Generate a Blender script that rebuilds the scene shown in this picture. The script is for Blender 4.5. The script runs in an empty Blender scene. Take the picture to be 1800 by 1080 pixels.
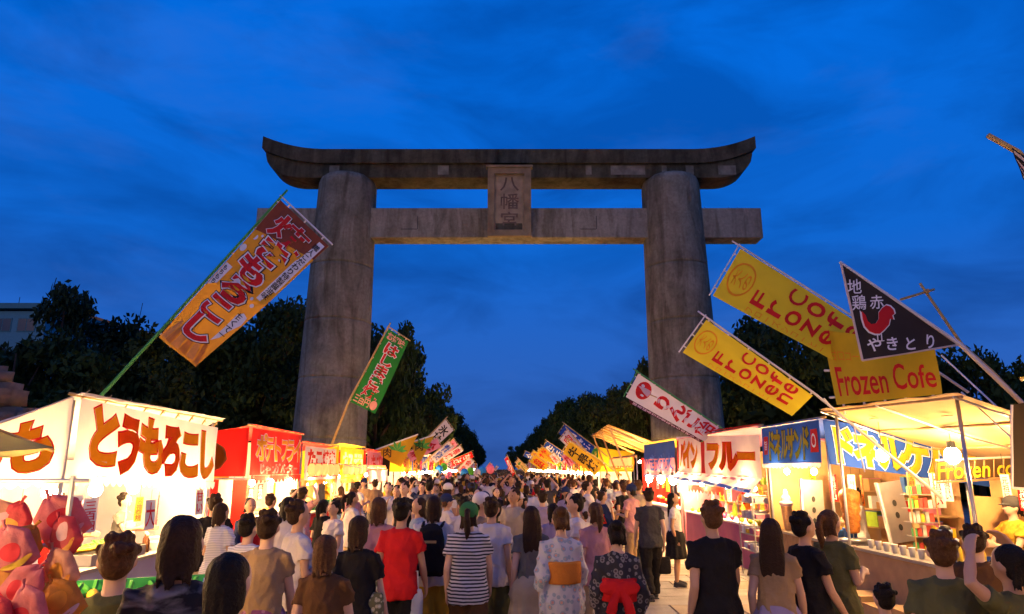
import bpy, bmesh, math, random
from mathutils import Vector, Matrix, noise
R = math.radians
random.seed(11)
SC = bpy.context.scene
COL = SC.collection

# ---------------------------------------------------------------- camera
FPX, CZ = 1200.0, 2.05
TH = math.atan(284 / FPX)
cam_d = bpy.data.cameras.new('camera')
cam_d.lens = 24.0; cam_d.sensor_width = 36.0; cam_d.clip_start = 0.1; cam_d.clip_end = 3000
cam = bpy.data.objects.new('camera', cam_d); COL.objects.link(cam)
cam.location = (0, 0, CZ); cam.rotation_euler = (R(90) + TH, 0, 0)
SC.camera = cam

# ---------------------------------------------------------------- dusk sky
W = bpy.data.worlds.new('World'); SC.world = W; W.use_nodes = True
nt = W.node_tree; N = nt.nodes; L = nt.links; N.clear()
def wn(t, **k):
    n = N.new(t)
    for a, b in k.items(): setattr(n, a, b)
    return n
tc = wn('ShaderNodeTexCoord'); sep = wn('ShaderNodeSeparateXYZ'); L.new(tc.outputs['Generated'], sep.inputs[0])
ramp = wn('ShaderNodeValToRGB'); L.new(sep.outputs['Z'], ramp.inputs[0])
cr = ramp.color_ramp
cr.elements[0].position = 0.0; cr.elements[0].color = (0.036, 0.108, 0.41, 1)
cr.elements[1].position = 1.0; cr.elements[1].color = (0.001, 0.11, 0.60, 1)
for p, c in ((0.12, (0.025, 0.120, 0.50, 1)), (0.30, (0.005, 0.132, 0.63, 1)), (0.52, (0.001, 0.146, 0.73, 1))):
    e = cr.elements.new(p); e.color = c
# thin dusk cloud: soft noise on the dome, stretched sideways
mp = wn('ShaderNodeMapping'); L.new(tc.outputs['Generated'], mp.inputs['Vector'])
mp.inputs['Scale'].default_value = (1.5, 1.5, 4.2); mp.inputs['Location'].default_value = (0.37, 0.1, 0.22)
nz = wn('ShaderNodeTexNoise'); L.new(mp.outputs[0], nz.inputs['Vector'])
nz.inputs['Scale'].default_value = 2.6; nz.inputs['Detail'].default_value = 6; nz.inputs['Roughness'].default_value = 0.55; nz.inputs['Distortion'].default_value = 0.5
r1 = wn('ShaderNodeValToRGB'); L.new(nz.outputs['Fac'], r1.inputs[0])
r1.color_ramp.elements[0].position = 0.34; r1.color_ramp.elements[0].color = (0.60, 0.64, 0.68, 1)
r1.color_ramp.elements[1].position = 0.60; r1.color_ramp.elements[1].color = (1.0, 1.0, 1.0, 1)
mul = wn('ShaderNodeMix', data_type='RGBA', blend_type='MULTIPLY'); mul.inputs[0].default_value = 1.0
L.new(ramp.outputs[0], mul.inputs[6]); L.new(r1.outputs[0], mul.inputs[7])
# faint pale wisps
mp2 = wn('ShaderNodeMapping'); L.new(tc.outputs['Generated'], mp2.inputs['Vector'])
mp2.inputs['Scale'].default_value = (1.6, 1.6, 4.5); mp2.inputs['Location'].default_value = (1.9, 0.4, 0.05)
nz2 = wn('ShaderNodeTexNoise'); L.new(mp2.outputs[0], nz2.inputs['Vector'])
nz2.inputs['Scale'].default_value = 1.5; nz2.inputs['Detail'].default_value = 7; nz2.inputs['Roughness'].default_value = 0.6; nz2.inputs['Distortion'].default_value = 0.2
r2 = wn('ShaderNodeMapRange'); L.new(nz2.outputs['Fac'], r2.inputs[0])
r2.inputs[1].default_value = 0.56; r2.inputs[2].default_value = 0.85; r2.inputs[3].default_value = 0.0; r2.inputs[4].default_value = 0.30
mix = wn('ShaderNodeMix', data_type='RGBA'); L.new(r2.outputs[0], mix.inputs[0]); L.new(mul.outputs[2], mix.inputs[6])
mix.inputs[7].default_value = (0.075, 0.16, 0.50, 1)
bg = wn('ShaderNodeBackground'); L.new(mix.outputs[2], bg.inputs[0]); bg.inputs[1].default_value = 1.0
out = wn('ShaderNodeOutputWorld'); L.new(bg.outputs[0], out.inputs[0])

# last warm light from behind the camera (the sun has just gone)
sun_d = bpy.data.lights.new('sun', 'SUN'); sun_d.energy = 0.40; sun_d.angle = R(40); sun_d.color = (1.0, 0.58, 0.20)
sun = bpy.data.objects.new('sun', sun_d); COL.objects.link(sun)
sun.rotation_euler = (R(70), 0, R(-18))

SC.view_settings.view_transform = 'Standard'; SC.view_settings.look = 'None'
SC.view_settings.exposure = 0.0; SC.view_settings.gamma = 1.0
SC.render.engine = 'CYCLES'
SC.cycles.use_denoising = True
SC.cycles.max_bounces = 6; SC.cycles.diffuse_bounces = 3; SC.cycles.transmission_bounces = 4; SC.cycles.glossy_bounces = 2
SC.cycles.sample_clamp_indirect = 4.0
SC.cycles.caustics_reflective = False; SC.cycles.caustics_refractive = False

# ---------------------------------------------------------------- helpers
def ray(px, py):
    u = (px - 900) / FPX; v = (540 - py) / FPX
    return Vector((u, math.cos(TH) - v * math.sin(TH), math.sin(TH) + v * math.cos(TH)))
def at(px, py, d):                       # photo pixel + distance down the road -> world point
    r = ray(px, py); return Vector((0, 0, CZ)) + r * (d / r.y)
def lane(off, d): return off - 0.0167 * d   # the approach runs very slightly to the left

MATS = {}
def mat(key, col, rough=0.8, var=0.12, scale=6.0, bump=0.0, bscale=40.0, emit=None, estr=0.0, trans=0.0, metal=0.0, spec=0.3):
    if key in MATS: return MATS[key]
    m = bpy.data.materials.new(key); m.use_nodes = True
    t = m.node_tree; b = t.nodes['Principled BSDF']
    b.inputs['Roughness'].default_value = rough; b.inputs['Metallic'].default_value = metal
    b.inputs['Specular IOR Level'].default_value = spec
    c = (*col[:3], 1)
    b.inputs['Base Color'].default_value = c
    tcn = t.nodes.new('ShaderNodeTexCoord')
    colout = None
    if var > 0:
        nzn = t.nodes.new('ShaderNodeTexNoise'); nzn.inputs['Scale'].default_value = scale; nzn.inputs['Detail'].default_value = 5
        t.links.new(tcn.outputs['Object'], nzn.inputs['Vector'])
        mr = t.nodes.new('ShaderNodeMapRange'); mr.inputs[1].default_value = 0.25; mr.inputs[2].default_value = 0.75
        mr.inputs[3].default_value = 1 - var; mr.inputs[4].default_value = 1 + var
        t.links.new(nzn.outputs['Fac'], mr.inputs[0])
        mx = t.nodes.new('ShaderNodeVectorMath'); mx.operation = 'SCALE'
        mx.inputs[0].default_value = col[:3]; t.links.new(mr.outputs[0], mx.inputs['Scale'])
        colout = mx.outputs[0]; t.links.new(colout, b.inputs['Base Color'])
    if bump > 0:
        bn = t.nodes.new('ShaderNodeTexNoise'); bn.inputs['Scale'].default_value = bscale; bn.inputs['Detail'].default_value = 4
        t.links.new(tcn.outputs['Object'], bn.inputs['Vector'])
        bp = t.nodes.new('ShaderNodeBump'); bp.inputs['Strength'].default_value = bump; bp.inputs['Distance'].default_value = 0.02
        t.links.new(bn.outputs['Fac'], bp.inputs['Height']); t.links.new(bp.outputs[0], b.inputs['Normal'])
    if emit:
        b.inputs['Emission Color'].default_value = (*emit, 1); b.inputs['Emission Strength'].default_value = estr
    if trans > 0:
        tl = t.nodes.new('ShaderNodeBsdfTranslucent'); tl.inputs[0].default_value = c
        if colout: t.links.new(colout, tl.inputs[0])
        ms = t.nodes.new('ShaderNodeMixShader'); ms.inputs[0].default_value = trans
        t.links.new(b.outputs[0], ms.inputs[1]); t.links.new(tl.outputs[0], ms.inputs[2])
        t.links.new(ms.outputs[0], t.nodes['Material Output'].inputs[0])
    MATS[key] = m
    return m

class MB:
    """collects geometry for one mesh object"""
    def __init__(s): s.v = []; s.f = []; s.m = []; s.cur = 0
    def add(s, vs, fs):
        o = len(s.v); s.v += [tuple(p) for p in vs]; s.f += [tuple(i + o for i in q) for q in fs]; s.m += [s.cur] * len(fs); return s
    def box(s, c, size, rz=0.0, M=None):
        x, y, z = (k / 2 for k in size); c = Vector(c)
        Q = Matrix.Rotation(rz, 3, 'Z') if M is None else M
        vs = [c + Q @ Vector((a * x, b * y, e * z)) for a in (-1, 1) for b in (-1, 1) for e in (-1, 1)]
        return s.add(vs, [(0, 1, 3, 2), (4, 6, 7, 5), (0, 4, 5, 1), (2, 3, 7, 6), (0, 2, 6, 4), (1, 5, 7, 3)])
    def bar(s, p, q, w, h=None):
        p = Vector(p); q = Vector(q); d = q - p
        M = d.to_track_quat('Y', 'Z').to_matrix()
        return s.box((p + q) / 2, (w, d.length, h or w), M=M)
    def tube(s, pts, rad, n=8, cap=True, sq=None):
        pts = [Vector(p) for p in pts]; k = len(pts)
        if not hasattr(rad, '__len__'): rad = [rad] * k
        vs = []; fs = []
        prev = None
        for i, p in enumerate(pts):
            t = (pts[min(i + 1, k - 1)] - pts[max(i - 1, 0)]).normalized()
            if prev is None:
                a = t.orthogonal().normalized()
                if abs(t.z) > 0.7:
                    a = Vector((1, 0, 0)); a = (a - t * a.dot(t)).normalized()
            else: a = (prev - t * prev.dot(t)).normalized()
            prev = a; b = t.cross(a)
            r = rad[i]; ra, rb = (r if hasattr(r, '__len__') else (r, r))
            vs += [p + a * (ra * math.cos(2 * math.pi * j / n)) + b * (rb * math.sin(2 * math.pi * j / n)) for j in range(n)]
        for i in range(k - 1):
            for j in range(n):
                fs.append((i * n + j, i * n + (j + 1) % n, (i + 1) * n + (j + 1) % n, (i + 1) * n + j))
        if cap: fs += [tuple(range(n - 1, -1, -1)), tuple((k - 1) * n + j for j in range(n))]
        return s.add(vs, fs)
    def lathe(s, c, prof, n=12, sx=1, sy=1):
        c = Vector(c); vs = []; fs = []
        for r, z in prof:
            vs += [c + Vector((sx * r * math.cos(2 * math.pi * j / n), sy * r * math.sin(2 * math.pi * j / n), z)) for j in range(n)]
        for i in range(len(prof) - 1):
            for j in range(n):
                fs.append((i * n + j, i * n + (j + 1) % n, (i + 1) * n + (j + 1) % n, (i + 1) * n + j))
        fs += [tuple(range(n - 1, -1, -1)), tuple((len(prof) - 1) * n + j for j in range(n))]
        return s.add(vs, fs)
    def ball(s, c, r, n=10, m=7, sc=(1, 1, 1)):
        c = Vector(c); vs = []; fs = []
        for i in range(m + 1):
            t = math.pi * i / m; t = min(max(t, 0.02), math.pi - 0.02)
            vs += [c + Vector((sc[0] * r * math.sin(t) * math.cos(2 * math.pi * j / n), sc[1] * r * math.sin(t) * math.sin(2 * math.pi * j / n), -sc[2] * r * math.cos(t))) for j in range(n)]
        for i in range(m):
            for j in range(n):
                fs.append((i * n + j, i * n + (j + 1) % n, (i + 1) * n + (j + 1) % n, (i + 1) * n + j))
        fs += [tuple(range(n - 1, -1, -1)), tuple(m * n + j for j in range(n))]
        return s.add(vs, fs)
    def grid(s, S, nu, nv):
        vs = [S(i / nu, j / nv) for j in range(nv + 1) for i in range(nu + 1)]
        fs = [(j * (nu + 1) + i, j * (nu + 1) + i + 1, (j + 1) * (nu + 1) + i + 1, (j + 1) * (nu + 1) + i) for j in range(nv) for i in range(nu)]
        return s.add(vs, fs)
    def mesh(s, name, mats, smooth=False):
        me = bpy.data.meshes.new(name); me.from_pydata(s.v, [], s.f)
        for m in (mats if isinstance(mats, (list, tuple)) else [mats]): me.materials.append(m)
        if isinstance(mats, (list, tuple)) and len(mats) > 1: me.polygons.foreach_set('material_index', s.m)
        if smooth: me.polygons.foreach_set('use_smooth', [True] * len(me.polygons))
        me.update(); return me
    def build(s, name, mats, parent=None, smooth=False):
        return link(name, s.mesh(name, mats, smooth), parent)

def link(name, data, parent=None, loc=None):
    o = bpy.data.objects.new(name, data); COL.objects.link(o)
    if parent is not None:
        o.parent = parent
        # parts are modelled in world space: undo the parent's (unrotated) placement
        o.matrix_parent_inverse = Matrix.Translation(-parent_world(parent))
    if loc is not None: o.location = loc
    return o
def parent_world(p):
    v = Vector(p.location)
    return v
def empty(name, loc=(0, 0, 0)):
    o = bpy.data.objects.new(name, None); COL.objects.link(o); o.location = loc; o.empty_display_size = 0.2
    return o
def tag(o, label=None, cat=None, group=None, kind=None):
    if label: o['label'] = label
    if cat: o['category'] = cat
    if group: o['group'] = group
    if kind: o['kind'] = kind
    return o
def copy_tree(o, parent=None, mats=None):
    c = o.copy(); COL.objects.link(c)
    if parent is not None: c.parent = parent
    for ch in o.children: copy_tree(ch, c)
    return c

GL = {}
TMP = bpy.data.scenes.new('workbench')          # glyphs and bodies are evaluated here, away from the growing scene
def evaluated(o):
    TMP.collection.objects.link(o)
    with bpy.context.temp_override(scene=TMP, view_layer=TMP.view_layers[0]):
        dg = bpy.context.evaluated_depsgraph_get()
        me = bpy.data.meshes.new_from_object(o.evaluated_get(dg))
    return me
def glyph(s, off=0.0):
    if ord(s[0]) >= 0x4e00: off *= 0.45           # dense kanji would close up
    k = (s, round(off, 4))
    if k in GL: return GL[k]
    cu = bpy.data.curves.new('text', 'FONT'); cu.body = s; cu.size = 1; cu.offset = off; cu.resolution_u = 3
    o = bpy.data.objects.new('text', cu)
    me = evaluated(o)
    vs = [(v.co.x, v.co.y) for v in me.vertices]; fs = [tuple(p.vertices) for p in me.polygons]
    bpy.data.objects.remove(o); bpy.data.curves.remove(cu); bpy.data.meshes.remove(me)
    GL[k] = (vs, fs); return GL[k]

class Cloth:
    """a hung sheet: S(u, v) with u along the top edge, v down; both 0..1"""
    def __init__(s, tl, tr, br, bl, wave=0.0, nw=2.0, sag=0.0, ph=0.0, side=1):
        s.c = [Vector(p) for p in (tl, tr, br, bl)]
        s.W = ((s.c[1] - s.c[0]).length + (s.c[2] - s.c[3]).length) / 2; s.H = ((s.c[3] - s.c[0]).length + (s.c[2] - s.c[1]).length) / 2
        s.n = (s.c[1] - s.c[0]).cross(s.c[3] - s.c[0]).normalized() * side
        s.wave, s.nw, s.sag, s.ph = wave, nw, sag, ph
    def S(s, u, v, off=0.0):
        a, b, c, d = s.c
        p = a * ((1 - u) * (1 - v)) + b * (u * (1 - v)) + c * (u * v) + d * ((1 - u) * v)
        w = s.wave * (math.sin(2 * math.pi * (s.nw * u + s.ph + 0.35 * v)) * (0.25 + 0.75 * v) + 0.35 * math.sin(2 * math.pi * (2.3 * s.nw * u + 1.7 * s.ph + v)))
        dn = s.sag * math.sin(math.pi * v) 
        return p + s.n * (w + dn + off)
    def mesh(s, nu=16, nv=8):
        mb = MB(); mb.grid(lambda u, v: s.S(u, v), nu, nv); return mb
    def glyphs(s, mb, text, box, off=0.0, lift=0.006, vertical=False, fit=False):
        """text in the box (u0, v0, u1, v1); em boxes for kana and kanji, fitted words for Latin"""
        u0, v0, u1, v1 = box
        units = list(text) if not fit else [text]
        k = len(units)
        for i, ch in enumerate(units):
            if ch == ' ': continue
            gv, gf = glyph(ch, off)
            if not gv: continue
            if fit:
                xs = [p[0] for p in gv]; ys = [p[1] for p in gv]
                x0, x1, y0, y1 = min(xs), max(xs), min(ys), max(ys)
            else: x0, x1, y0, y1 = 0.04, 0.96, -0.12, 0.88
            if vertical: a, b, c, d = u0, v0 + (v1 - v0) * i / k, u1, v0 + (v1 - v0) * (i + 1) / k
            else: a, b, c, d = u0 + (u1 - u0) * i / k, v0, u0 + (u1 - u0) * (i + 1) / k, v1
            mb.add([s.S(a + (c - a) * (x - x0) / (x1 - x0), d - (d - b) * (y - y0) / (y1 - y0), -lift) for x, y in gv], gf)
        return mb
    def ring(s, mb, ch, box, o0, o1, lift=0.012):
        """only the rim between two stroke widths of a character"""
        (gi, fi), (go, _) = glyph(ch, o0), glyph(ch, o1)
        if len(gi) != len(go) or max(math.hypot(a[0] - b[0], a[1] - b[1]) for a, b in zip(gi, go)) > 4.5 * (o1 - o0):
            return s.glyphs(mb, ch, box, off=o1, lift=lift - .008)
        cnt = {}
        for f in fi:
            for a, b in zip(f, f[1:] + f[:1]): cnt.setdefault((min(a, b), max(a, b)), []).append((a, b))
        u0, v0, u1, v1 = box; x0, x1, y0, y1 = 0.04, 0.96, -0.12, 0.88
        def P(q): return s.S(u0 + (u1 - u0) * (q[0] - x0) / (x1 - x0), v1 - (v1 - v0) * (q[1] - y0) / (y1 - y0), -lift)
        n = len(gi)
        mb.add([P(q) for q in gi] + [P(q) for q in go], [(a, b, n + b, n + a) for e in cnt.values() if len(e) == 1 for a, b in e]); return mb
    def shape(s, mb, pts, lift=0.006):
        """a flat printed shape given as polygon points in u, v"""
        if len(pts) == 4:      # follow the folds of the cloth
            a, b, c, d = (Vector(p) for p in pts)
            def Q(u, v): p = (a * (1 - u) + b * u) * (1 - v) + (d * (1 - u) + c * u) * v; return s.S(p.x, p.y, -lift)
            return mb.grid(Q, 8, 14)
        mb.add([s.S(u, v, -lift) for u, v in pts], [tuple(range(len(pts)))]); return mb
    def ellipse(s, mb, c, r, lift=0.006, n=20, hole=None):
        P = [(math.cos(2 * math.pi * i / n), math.sin(2 * math.pi * i / n)) for i in range(n)]
        if hole is None: return s.shape(mb, [(c[0] + r[0] * x, c[1] + r[1] * y) for x, y in P], lift)
        vs = [s.S(c[0] + r[0] * x * k, c[1] + r[1] * y * k, -lift) for k in (1, hole) for x, y in P]
        mb.add(vs, [(i, (i + 1) % n, n + (i + 1) % n, n + i) for i in range(n)]); return mb

# ---------------------------------------------------------------- common materials
M_white = mat('white_cloth', (0.72, 0.66, 0.68), 0.85, 0.08, 3, trans=0.36)
M_red = mat('red_cloth', (0.70, 0.016, 0.012), 0.8, 0.12, 3, trans=0.35)
M_yel = mat('yellow_cloth', (0.80, 0.55, 0.02), 0.8, 0.10, 3, trans=0.4)
M_blue = mat('blue_cloth', (0.012, 0.06, 0.36), 0.8, 0.10, 3, trans=0.2)
M_pink = mat('pink_cloth', (0.75, 0.26, 0.36), 0.8, 0.10, 3, trans=0.4)
M_orange = mat('orange_print', (0.90, 0.36, 0.02), 0.75, 0.10, 6, trans=0.3)
M_redp = mat('red_print', (0.72, 0.02, 0.02), 0.75, 0.08, 6, trans=0.25)
M_orangeT = mat('orange_curtain_print', (0.95, 0.42, 0.02), 0.75, 0.10, 6, trans=0.85)
M_redT = mat('red_curtain_print', (0.80, 0.03, 0.02), 0.75, 0.08, 6, trans=0.7)
M_yelT = mat('yellow_curtain_print', (0.90, 0.62, 0.03), 0.75, 0.06, trans=0.6)
M_blackp = mat('black_print', (0.015, 0.012, 0.012), 0.8, 0.1)
M_whitep = mat('white_print', (0.80, 0.77, 0.76), 0.8, 0.05)
M_yelp = mat('yellow_print', (0.86, 0.60, 0.03), 0.75, 0.06)
M_pole = mat('steel_pipe', (0.50, 0.49, 0.47), 0.35, 0.12, 12, metal=0.6)
M_wood = mat('pale_wood', (0.40, 0.24, 0.10), 0.7, 0.25, 9, bump=0.2)
M_bamboo = mat('bamboo', (0.50, 0.34, 0.12), 0.5, 0.2, 14)
M_gbamboo = mat('green_bamboo', (0.06, 0.30, 0.07), 0.45, 0.2, 14)
M_pvc = mat('white_plastic_pipe', (0.72, 0.68, 0.64), 0.4, 0.06)
M_dark = mat('dark_metal', (0.03, 0.03, 0.03), 0.5, 0.2)
M_steel = mat('steel_sheet', (0.55, 0.53, 0.50), 0.32, 0.12, 5, metal=0.75)
M_bulb = mat('lit_bulb', (1, 1, 1), 0.4, 0, emit=(1.0, 0.78, 0.48), estr=90.0)
M_cord = mat('black_cord', (0.02, 0.02, 0.02), 0.6, 0)
# ================================================================ the setting
# ground and stone paving
def paving_mat():
    m = mat('paving_stone', (0.30, 0.25, 0.18), 0.75, 0.28, 2.2, bump=0.5, bscale=26)
    return m
m_ground = bpy.data.materials.new('ground_paving'); m_ground.use_nodes = True
t = m_ground.node_tree; b = t.nodes['Principled BSDF']; b.inputs['Roughness'].default_value = 0.85
tcn = t.nodes.new('ShaderNodeTexCoord'); br = t.nodes.new('ShaderNodeTexBrick'); t.links.new(tcn.outputs['Object'], br.inputs['Vector'])
br.inputs['Scale'].default_value = 1.0; br.inputs['Brick Width'].default_value = 1.0; br.inputs['Row Height'].default_value = 0.75
br.inputs['Mortar Size'].default_value = 0.012
br.inputs['Color1'].default_value = (0.31, 0.26, 0.19, 1); br.inputs['Color2'].default_value = (0.24, 0.20, 0.145, 1); br.inputs['Mortar'].default_value = (0.08, 0.065, 0.05, 1)
t.links.new(br.outputs[0], b.inputs['Base Color'])
g = MB().add([(-900, -200, 0), (900, -200, 0), (900, 1800, 0), (-900, 1800, 0)], [(0, 1, 2, 3)]).build('ground', m_ground)
tag(g, kind='structure')
slab_mats = [mat('paving_stone_%s' % k, c, 0.72, 0.28, 2.2, bump=0.5, bscale=26) for k, c in
             (('tan', (0.32, 0.265, 0.19)), ('grey', (0.27, 0.24, 0.19)), ('ochre', (0.30, 0.23, 0.14)))]
SW, SD = 1.0, 0.75
def slab_mesh(mt, k):
    w, d = SW / 2 - 0.008, SD / 2 - 0.008; e = 0.012
    mb = MB(); rr = random.Random(k)
    h = [0.016 + rr.uniform(-0.004, 0.004) for _ in range(4)]
    lo = [(-w, -d, 0.002), (w, -d, 0.002), (w, d, 0.002), (-w, d, 0.002)]
    up = [((-w + e), (-d + e), h[0]), ((w - e), (-d + e), h[1]), ((w - e), (d - e), h[2]), ((-w + e), (d - e), h[3])]
    mb.add(lo + up, [(0, 1, 5, 4), (1, 2, 6, 5), (2, 3, 7, 6), (3, 0, 4, 7), (4, 5, 6, 7)])
    return mb.mesh('paving_slab', mt)
slabs = [slab_mesh(slab_mats[k % 3], k) for k in range(9)]
for j in range(19):
    for i in range(12):
        o = link('paving_slab', random.choice(slabs), g)
        o.location = (-5.6 + i * SW + (0.5 if j % 2 else 0) + random.uniform(-.004, .004), 2.6 + j * SD, 0.0)

# ---------------------------------------------------------------- the torii
m_con = bpy.data.materials.new('weathered_concrete'); m_con.use_nodes = True
t = m_con.node_tree; b = t.nodes['Principled BSDF']; b.inputs['Roughness'].default_value = 0.9; b.inputs['Specular IOR Level'].default_value = 0.15
tcn = t.nodes.new('ShaderNodeTexCoord')
def tn(scale, detail, sc=(1, 1, 1), dist=0.0):
    mpn = t.nodes.new('ShaderNodeMapping'); mpn.inputs['Scale'].default_value = sc; t.links.new(tcn.outputs['Object'], mpn.inputs[0])
    q = t.nodes.new('ShaderNodeTexNoise'); q.inputs['Scale'].default_value = scale; q.inputs['Detail'].default_value = detail; q.inputs['Distortion'].default_value = dist
    q.inputs['Roughness'].default_value = 0.62
    t.links.new(mpn.outputs[0], q.inputs['Vector']); return q
def ramp2(src, a, b_, c0, c1):
    q = t.nodes.new('ShaderNodeValToRGB'); q.color_ramp.elements[0].position = a; q.color_ramp.elements[1].position = b_
    q.color_ramp.elements[0].color = (*c0, 1); q.color_ramp.elements[1].color = (*c1, 1); t.links.new(src, q.inputs[0]); return q
base = ramp2(tn(0.9, 7).outputs['Fac'], 0.3, 0.7, (0.19, 0.178, 0.118), (0.33, 0.310, 0.215))
streak = ramp2(tn(1.1, 6, (1.2, 1.2, 0.22), 1.2).outputs['Fac'], 0.36, 0.58, (0.52, 0.50, 0.46), (1, 1, 1))
fine = ramp2(tn(7.0, 8).outputs['Fac'], 0.25, 0.7, (0.72, 0.70, 0.68), (1.1, 1.1, 1.1))
def mulc(a, c):
    q = t.nodes.new('ShaderNodeMix'); q.data_type = 'RGBA'; q.blend_type = 'MULTIPLY'; q.inputs[0].default_value = 1
    t.links.new(a, q.inputs[6]); t.links.new(c, q.inputs[7]); return q.outputs[2]
cc = mulc(mulc(base.outputs[0], streak.outputs[0]), fine.outputs[0])
t.links.new(cc, b.inputs['Base Color'])
bp = t.nodes.new('ShaderNodeBump'); bp.inputs['Strength'].default_value = 0.45; bp.inputs['Distance'].default_value = 0.04
t.links.new(tn(5, 8).outputs['Fac'], bp.inputs['Height']); t.links.new(bp.outputs[0], b.inputs['Normal'])
m_con_d = m_con.copy(); m_con_d.name = 'dark_olive_concrete'  # same concrete in darker, more olive tones
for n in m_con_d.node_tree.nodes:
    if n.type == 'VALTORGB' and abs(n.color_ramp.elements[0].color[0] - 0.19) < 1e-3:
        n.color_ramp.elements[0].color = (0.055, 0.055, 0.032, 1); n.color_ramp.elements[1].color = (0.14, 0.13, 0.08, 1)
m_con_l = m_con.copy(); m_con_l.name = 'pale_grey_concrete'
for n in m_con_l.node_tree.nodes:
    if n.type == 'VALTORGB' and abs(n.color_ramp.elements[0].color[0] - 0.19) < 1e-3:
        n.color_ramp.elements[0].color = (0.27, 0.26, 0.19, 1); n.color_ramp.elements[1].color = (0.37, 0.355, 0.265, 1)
m_patch = mat('pale_concrete_patch', (0.19, 0.18, 0.125), 0.9, 0.5, 3)

TX, TD = -0.15, 33.0
torii = empty('torii_gate', (TX, TD, 0))
tag(torii, 'huge weathered concrete torii gate with carved plaque spanning the approach', 'torii gate')
for s in (-1, 1):
    mb = MB()
    prof = []
    joints = (3.4, 6.2, 9.0, 11.8)
    zs = [0.0, 0.5, 0.52] 
    path = []; rad = []
    def pc(z): return Vector((TX + s * (8.56 - 0.0135 * z), TD, z))
    def pr(z): return 1.78 - 0.0195 * z
    path.append(pc(0)); rad.append(2.15); path.append(pc(0.45)); rad.append(2.15); path.append(pc(0.55)); rad.append(2.0); path.append(pc(0.56)); rad.append(pr(0.56)); path.append(pc(0.7)); rad.append(pr(0.7))
    z = 0.56
    for jz in joints:
        for zz, dr in ((jz - 0.12, 0), (jz - 0.025, 0), (jz - 0.015, -0.03), (jz + 0.015, -0.03), (jz + 0.025, 0), (jz + 0.12, 0)):
            path.append(pc(zz)); rad.append(pr(zz) + dr)
    for zz, dr in ((15.9, 0), (16.2, 0), (16.45, -0.06), (16.6, -0.22)):
        path.append(pc(zz)); rad.append(pr(zz) + dr)
    mb.tube(path, rad, 48)
    o = mb.build('pillar', m_con, torii, smooth=True)
    for p in o.data.polygons:
        if len(p.vertices) > 4: p.use_smooth = False
def lintel(name, y0, y1, zb, zt, half, tip, m, rise_pow=1, cut=0.0, full=True):
    """a beam along x whose ends sweep upward; bottom corners rounded up like a boat"""
    mb = MB(); n = 72; vs = []; fs = []
    for i in range(n + 1):
        f = -1 + 2 * i / n
        # denser near the tips
        f = math.copysign(1 - (1 - abs(f)) ** 1.35, f)
        x = TX + half * f
        a = max(0.0, (abs(x - TX) - 9.4) / (12.62 - 9.4))
        up = tip * a ** 2.0
        c = max(0.0, (abs(x - TX) - (half - 1.85)) / 1.85)
        lowup = (up if full else 0.0) + cut * (1 - math.sqrt(max(0.0, 1 - c * c)))
        zt_ = zt + up; zb_ = min(zb + lowup, zt_ - 0.12)
        vs += [(x, y0, zb_), (x, y1, zb_), (x, y1, zt_), (x, y0, zt_)]
    for i in range(n):
        a = i * 4; b_ = a + 4
        fs += [(a, b_, b_ + 1, a + 1), (a + 1, b_ + 1, b_ + 2, a + 2), (a + 2, b_ + 2, b_ + 3, a + 3), (a + 3, b_ + 3, b_, a)]
    fs += [(0, 1, 2, 3), (n * 4 + 3, n * 4 + 2, n * 4 + 1, n * 4)]
    mb.add(vs, fs)
    return mb.build(name, m, torii)
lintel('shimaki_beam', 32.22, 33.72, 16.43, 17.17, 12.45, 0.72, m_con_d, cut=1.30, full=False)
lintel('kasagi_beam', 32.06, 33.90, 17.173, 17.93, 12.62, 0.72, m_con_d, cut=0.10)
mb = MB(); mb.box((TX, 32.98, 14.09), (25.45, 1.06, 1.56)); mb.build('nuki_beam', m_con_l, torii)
# wedge blocks and joint strips on the tie beam
for x in (-8.4, 8.4):
    MB().box((TX + x, 32.4, 15.02), (1.2, 1.6, 0.28)).build('wedge', m_con, torii)
for x in (-4.6, 4.4):
    mb = MB(); mb.box((TX + x, 32.444, 14.1), (0.03, 0.012, 0.7)); mb.box((TX + x - 0.42, 32.4435, 13.75), (0.8, 0.012, 0.03)); mb.build('joint', M_dark, torii)
for x0, w in ((-3.35, 0.55), (-8.9, 0.5), (4.05, 0.3), (6.05, 1.75), (7.9, 0.25), (11.1, 0.9), (9.2, 0.4)):
    MB().box((TX + x0, 32.217, 16.84), (w, 0.012, 0.50)).build('repair_patch', m_patch, torii)
# plaque
PQ = Matrix.Rotation(R(7), 3, 'X')
pc0 = Vector((TX + 0.02, 31.72, 14.88))
m_pq = mat('plaque_stone', (0.26, 0.20, 0.11), 0.9, 0.35, 2.2, bump=0.4, bscale=8)
m_pq2 = mat('plaque_board', (0.33, 0.27, 0.17), 0.9, 0.3, 2.5, bump=0.4, bscale=8)
pf = MB()
for dx, dz, w, h in ((-0.90, 0, 0.34, 3.45), (0.90, 0, 0.34, 3.45), (0, 1.57, 1.46, 0.31), (0, -1.57, 1.46, 0.31)):
    pf.box(pc0 + PQ @ Vector((dx, 0, dz)), (w, 0.42, h), M=PQ)
pf.box(pc0 + PQ @ Vector((0, -0.03, 1.78)), (2.32, 0.5, 0.10), M=PQ)
pq = pf.build('plaque', m_pq, torii)
MB().box(pc0 + PQ @ Vector((0, 0.06, 0)), (1.5, 0.22, 2.95), M=PQ).build('board', m_pq2, pq)
cl = Cloth(*[pc0 + PQ @ Vector(p) for p in ((-0.5, -0.052, 1.36), (0.5, -0.052, 1.36), (0.5, -0.052, -1.36), (-0.5, -0.052, -1.36))], side=-1)
mb = MB()
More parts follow.
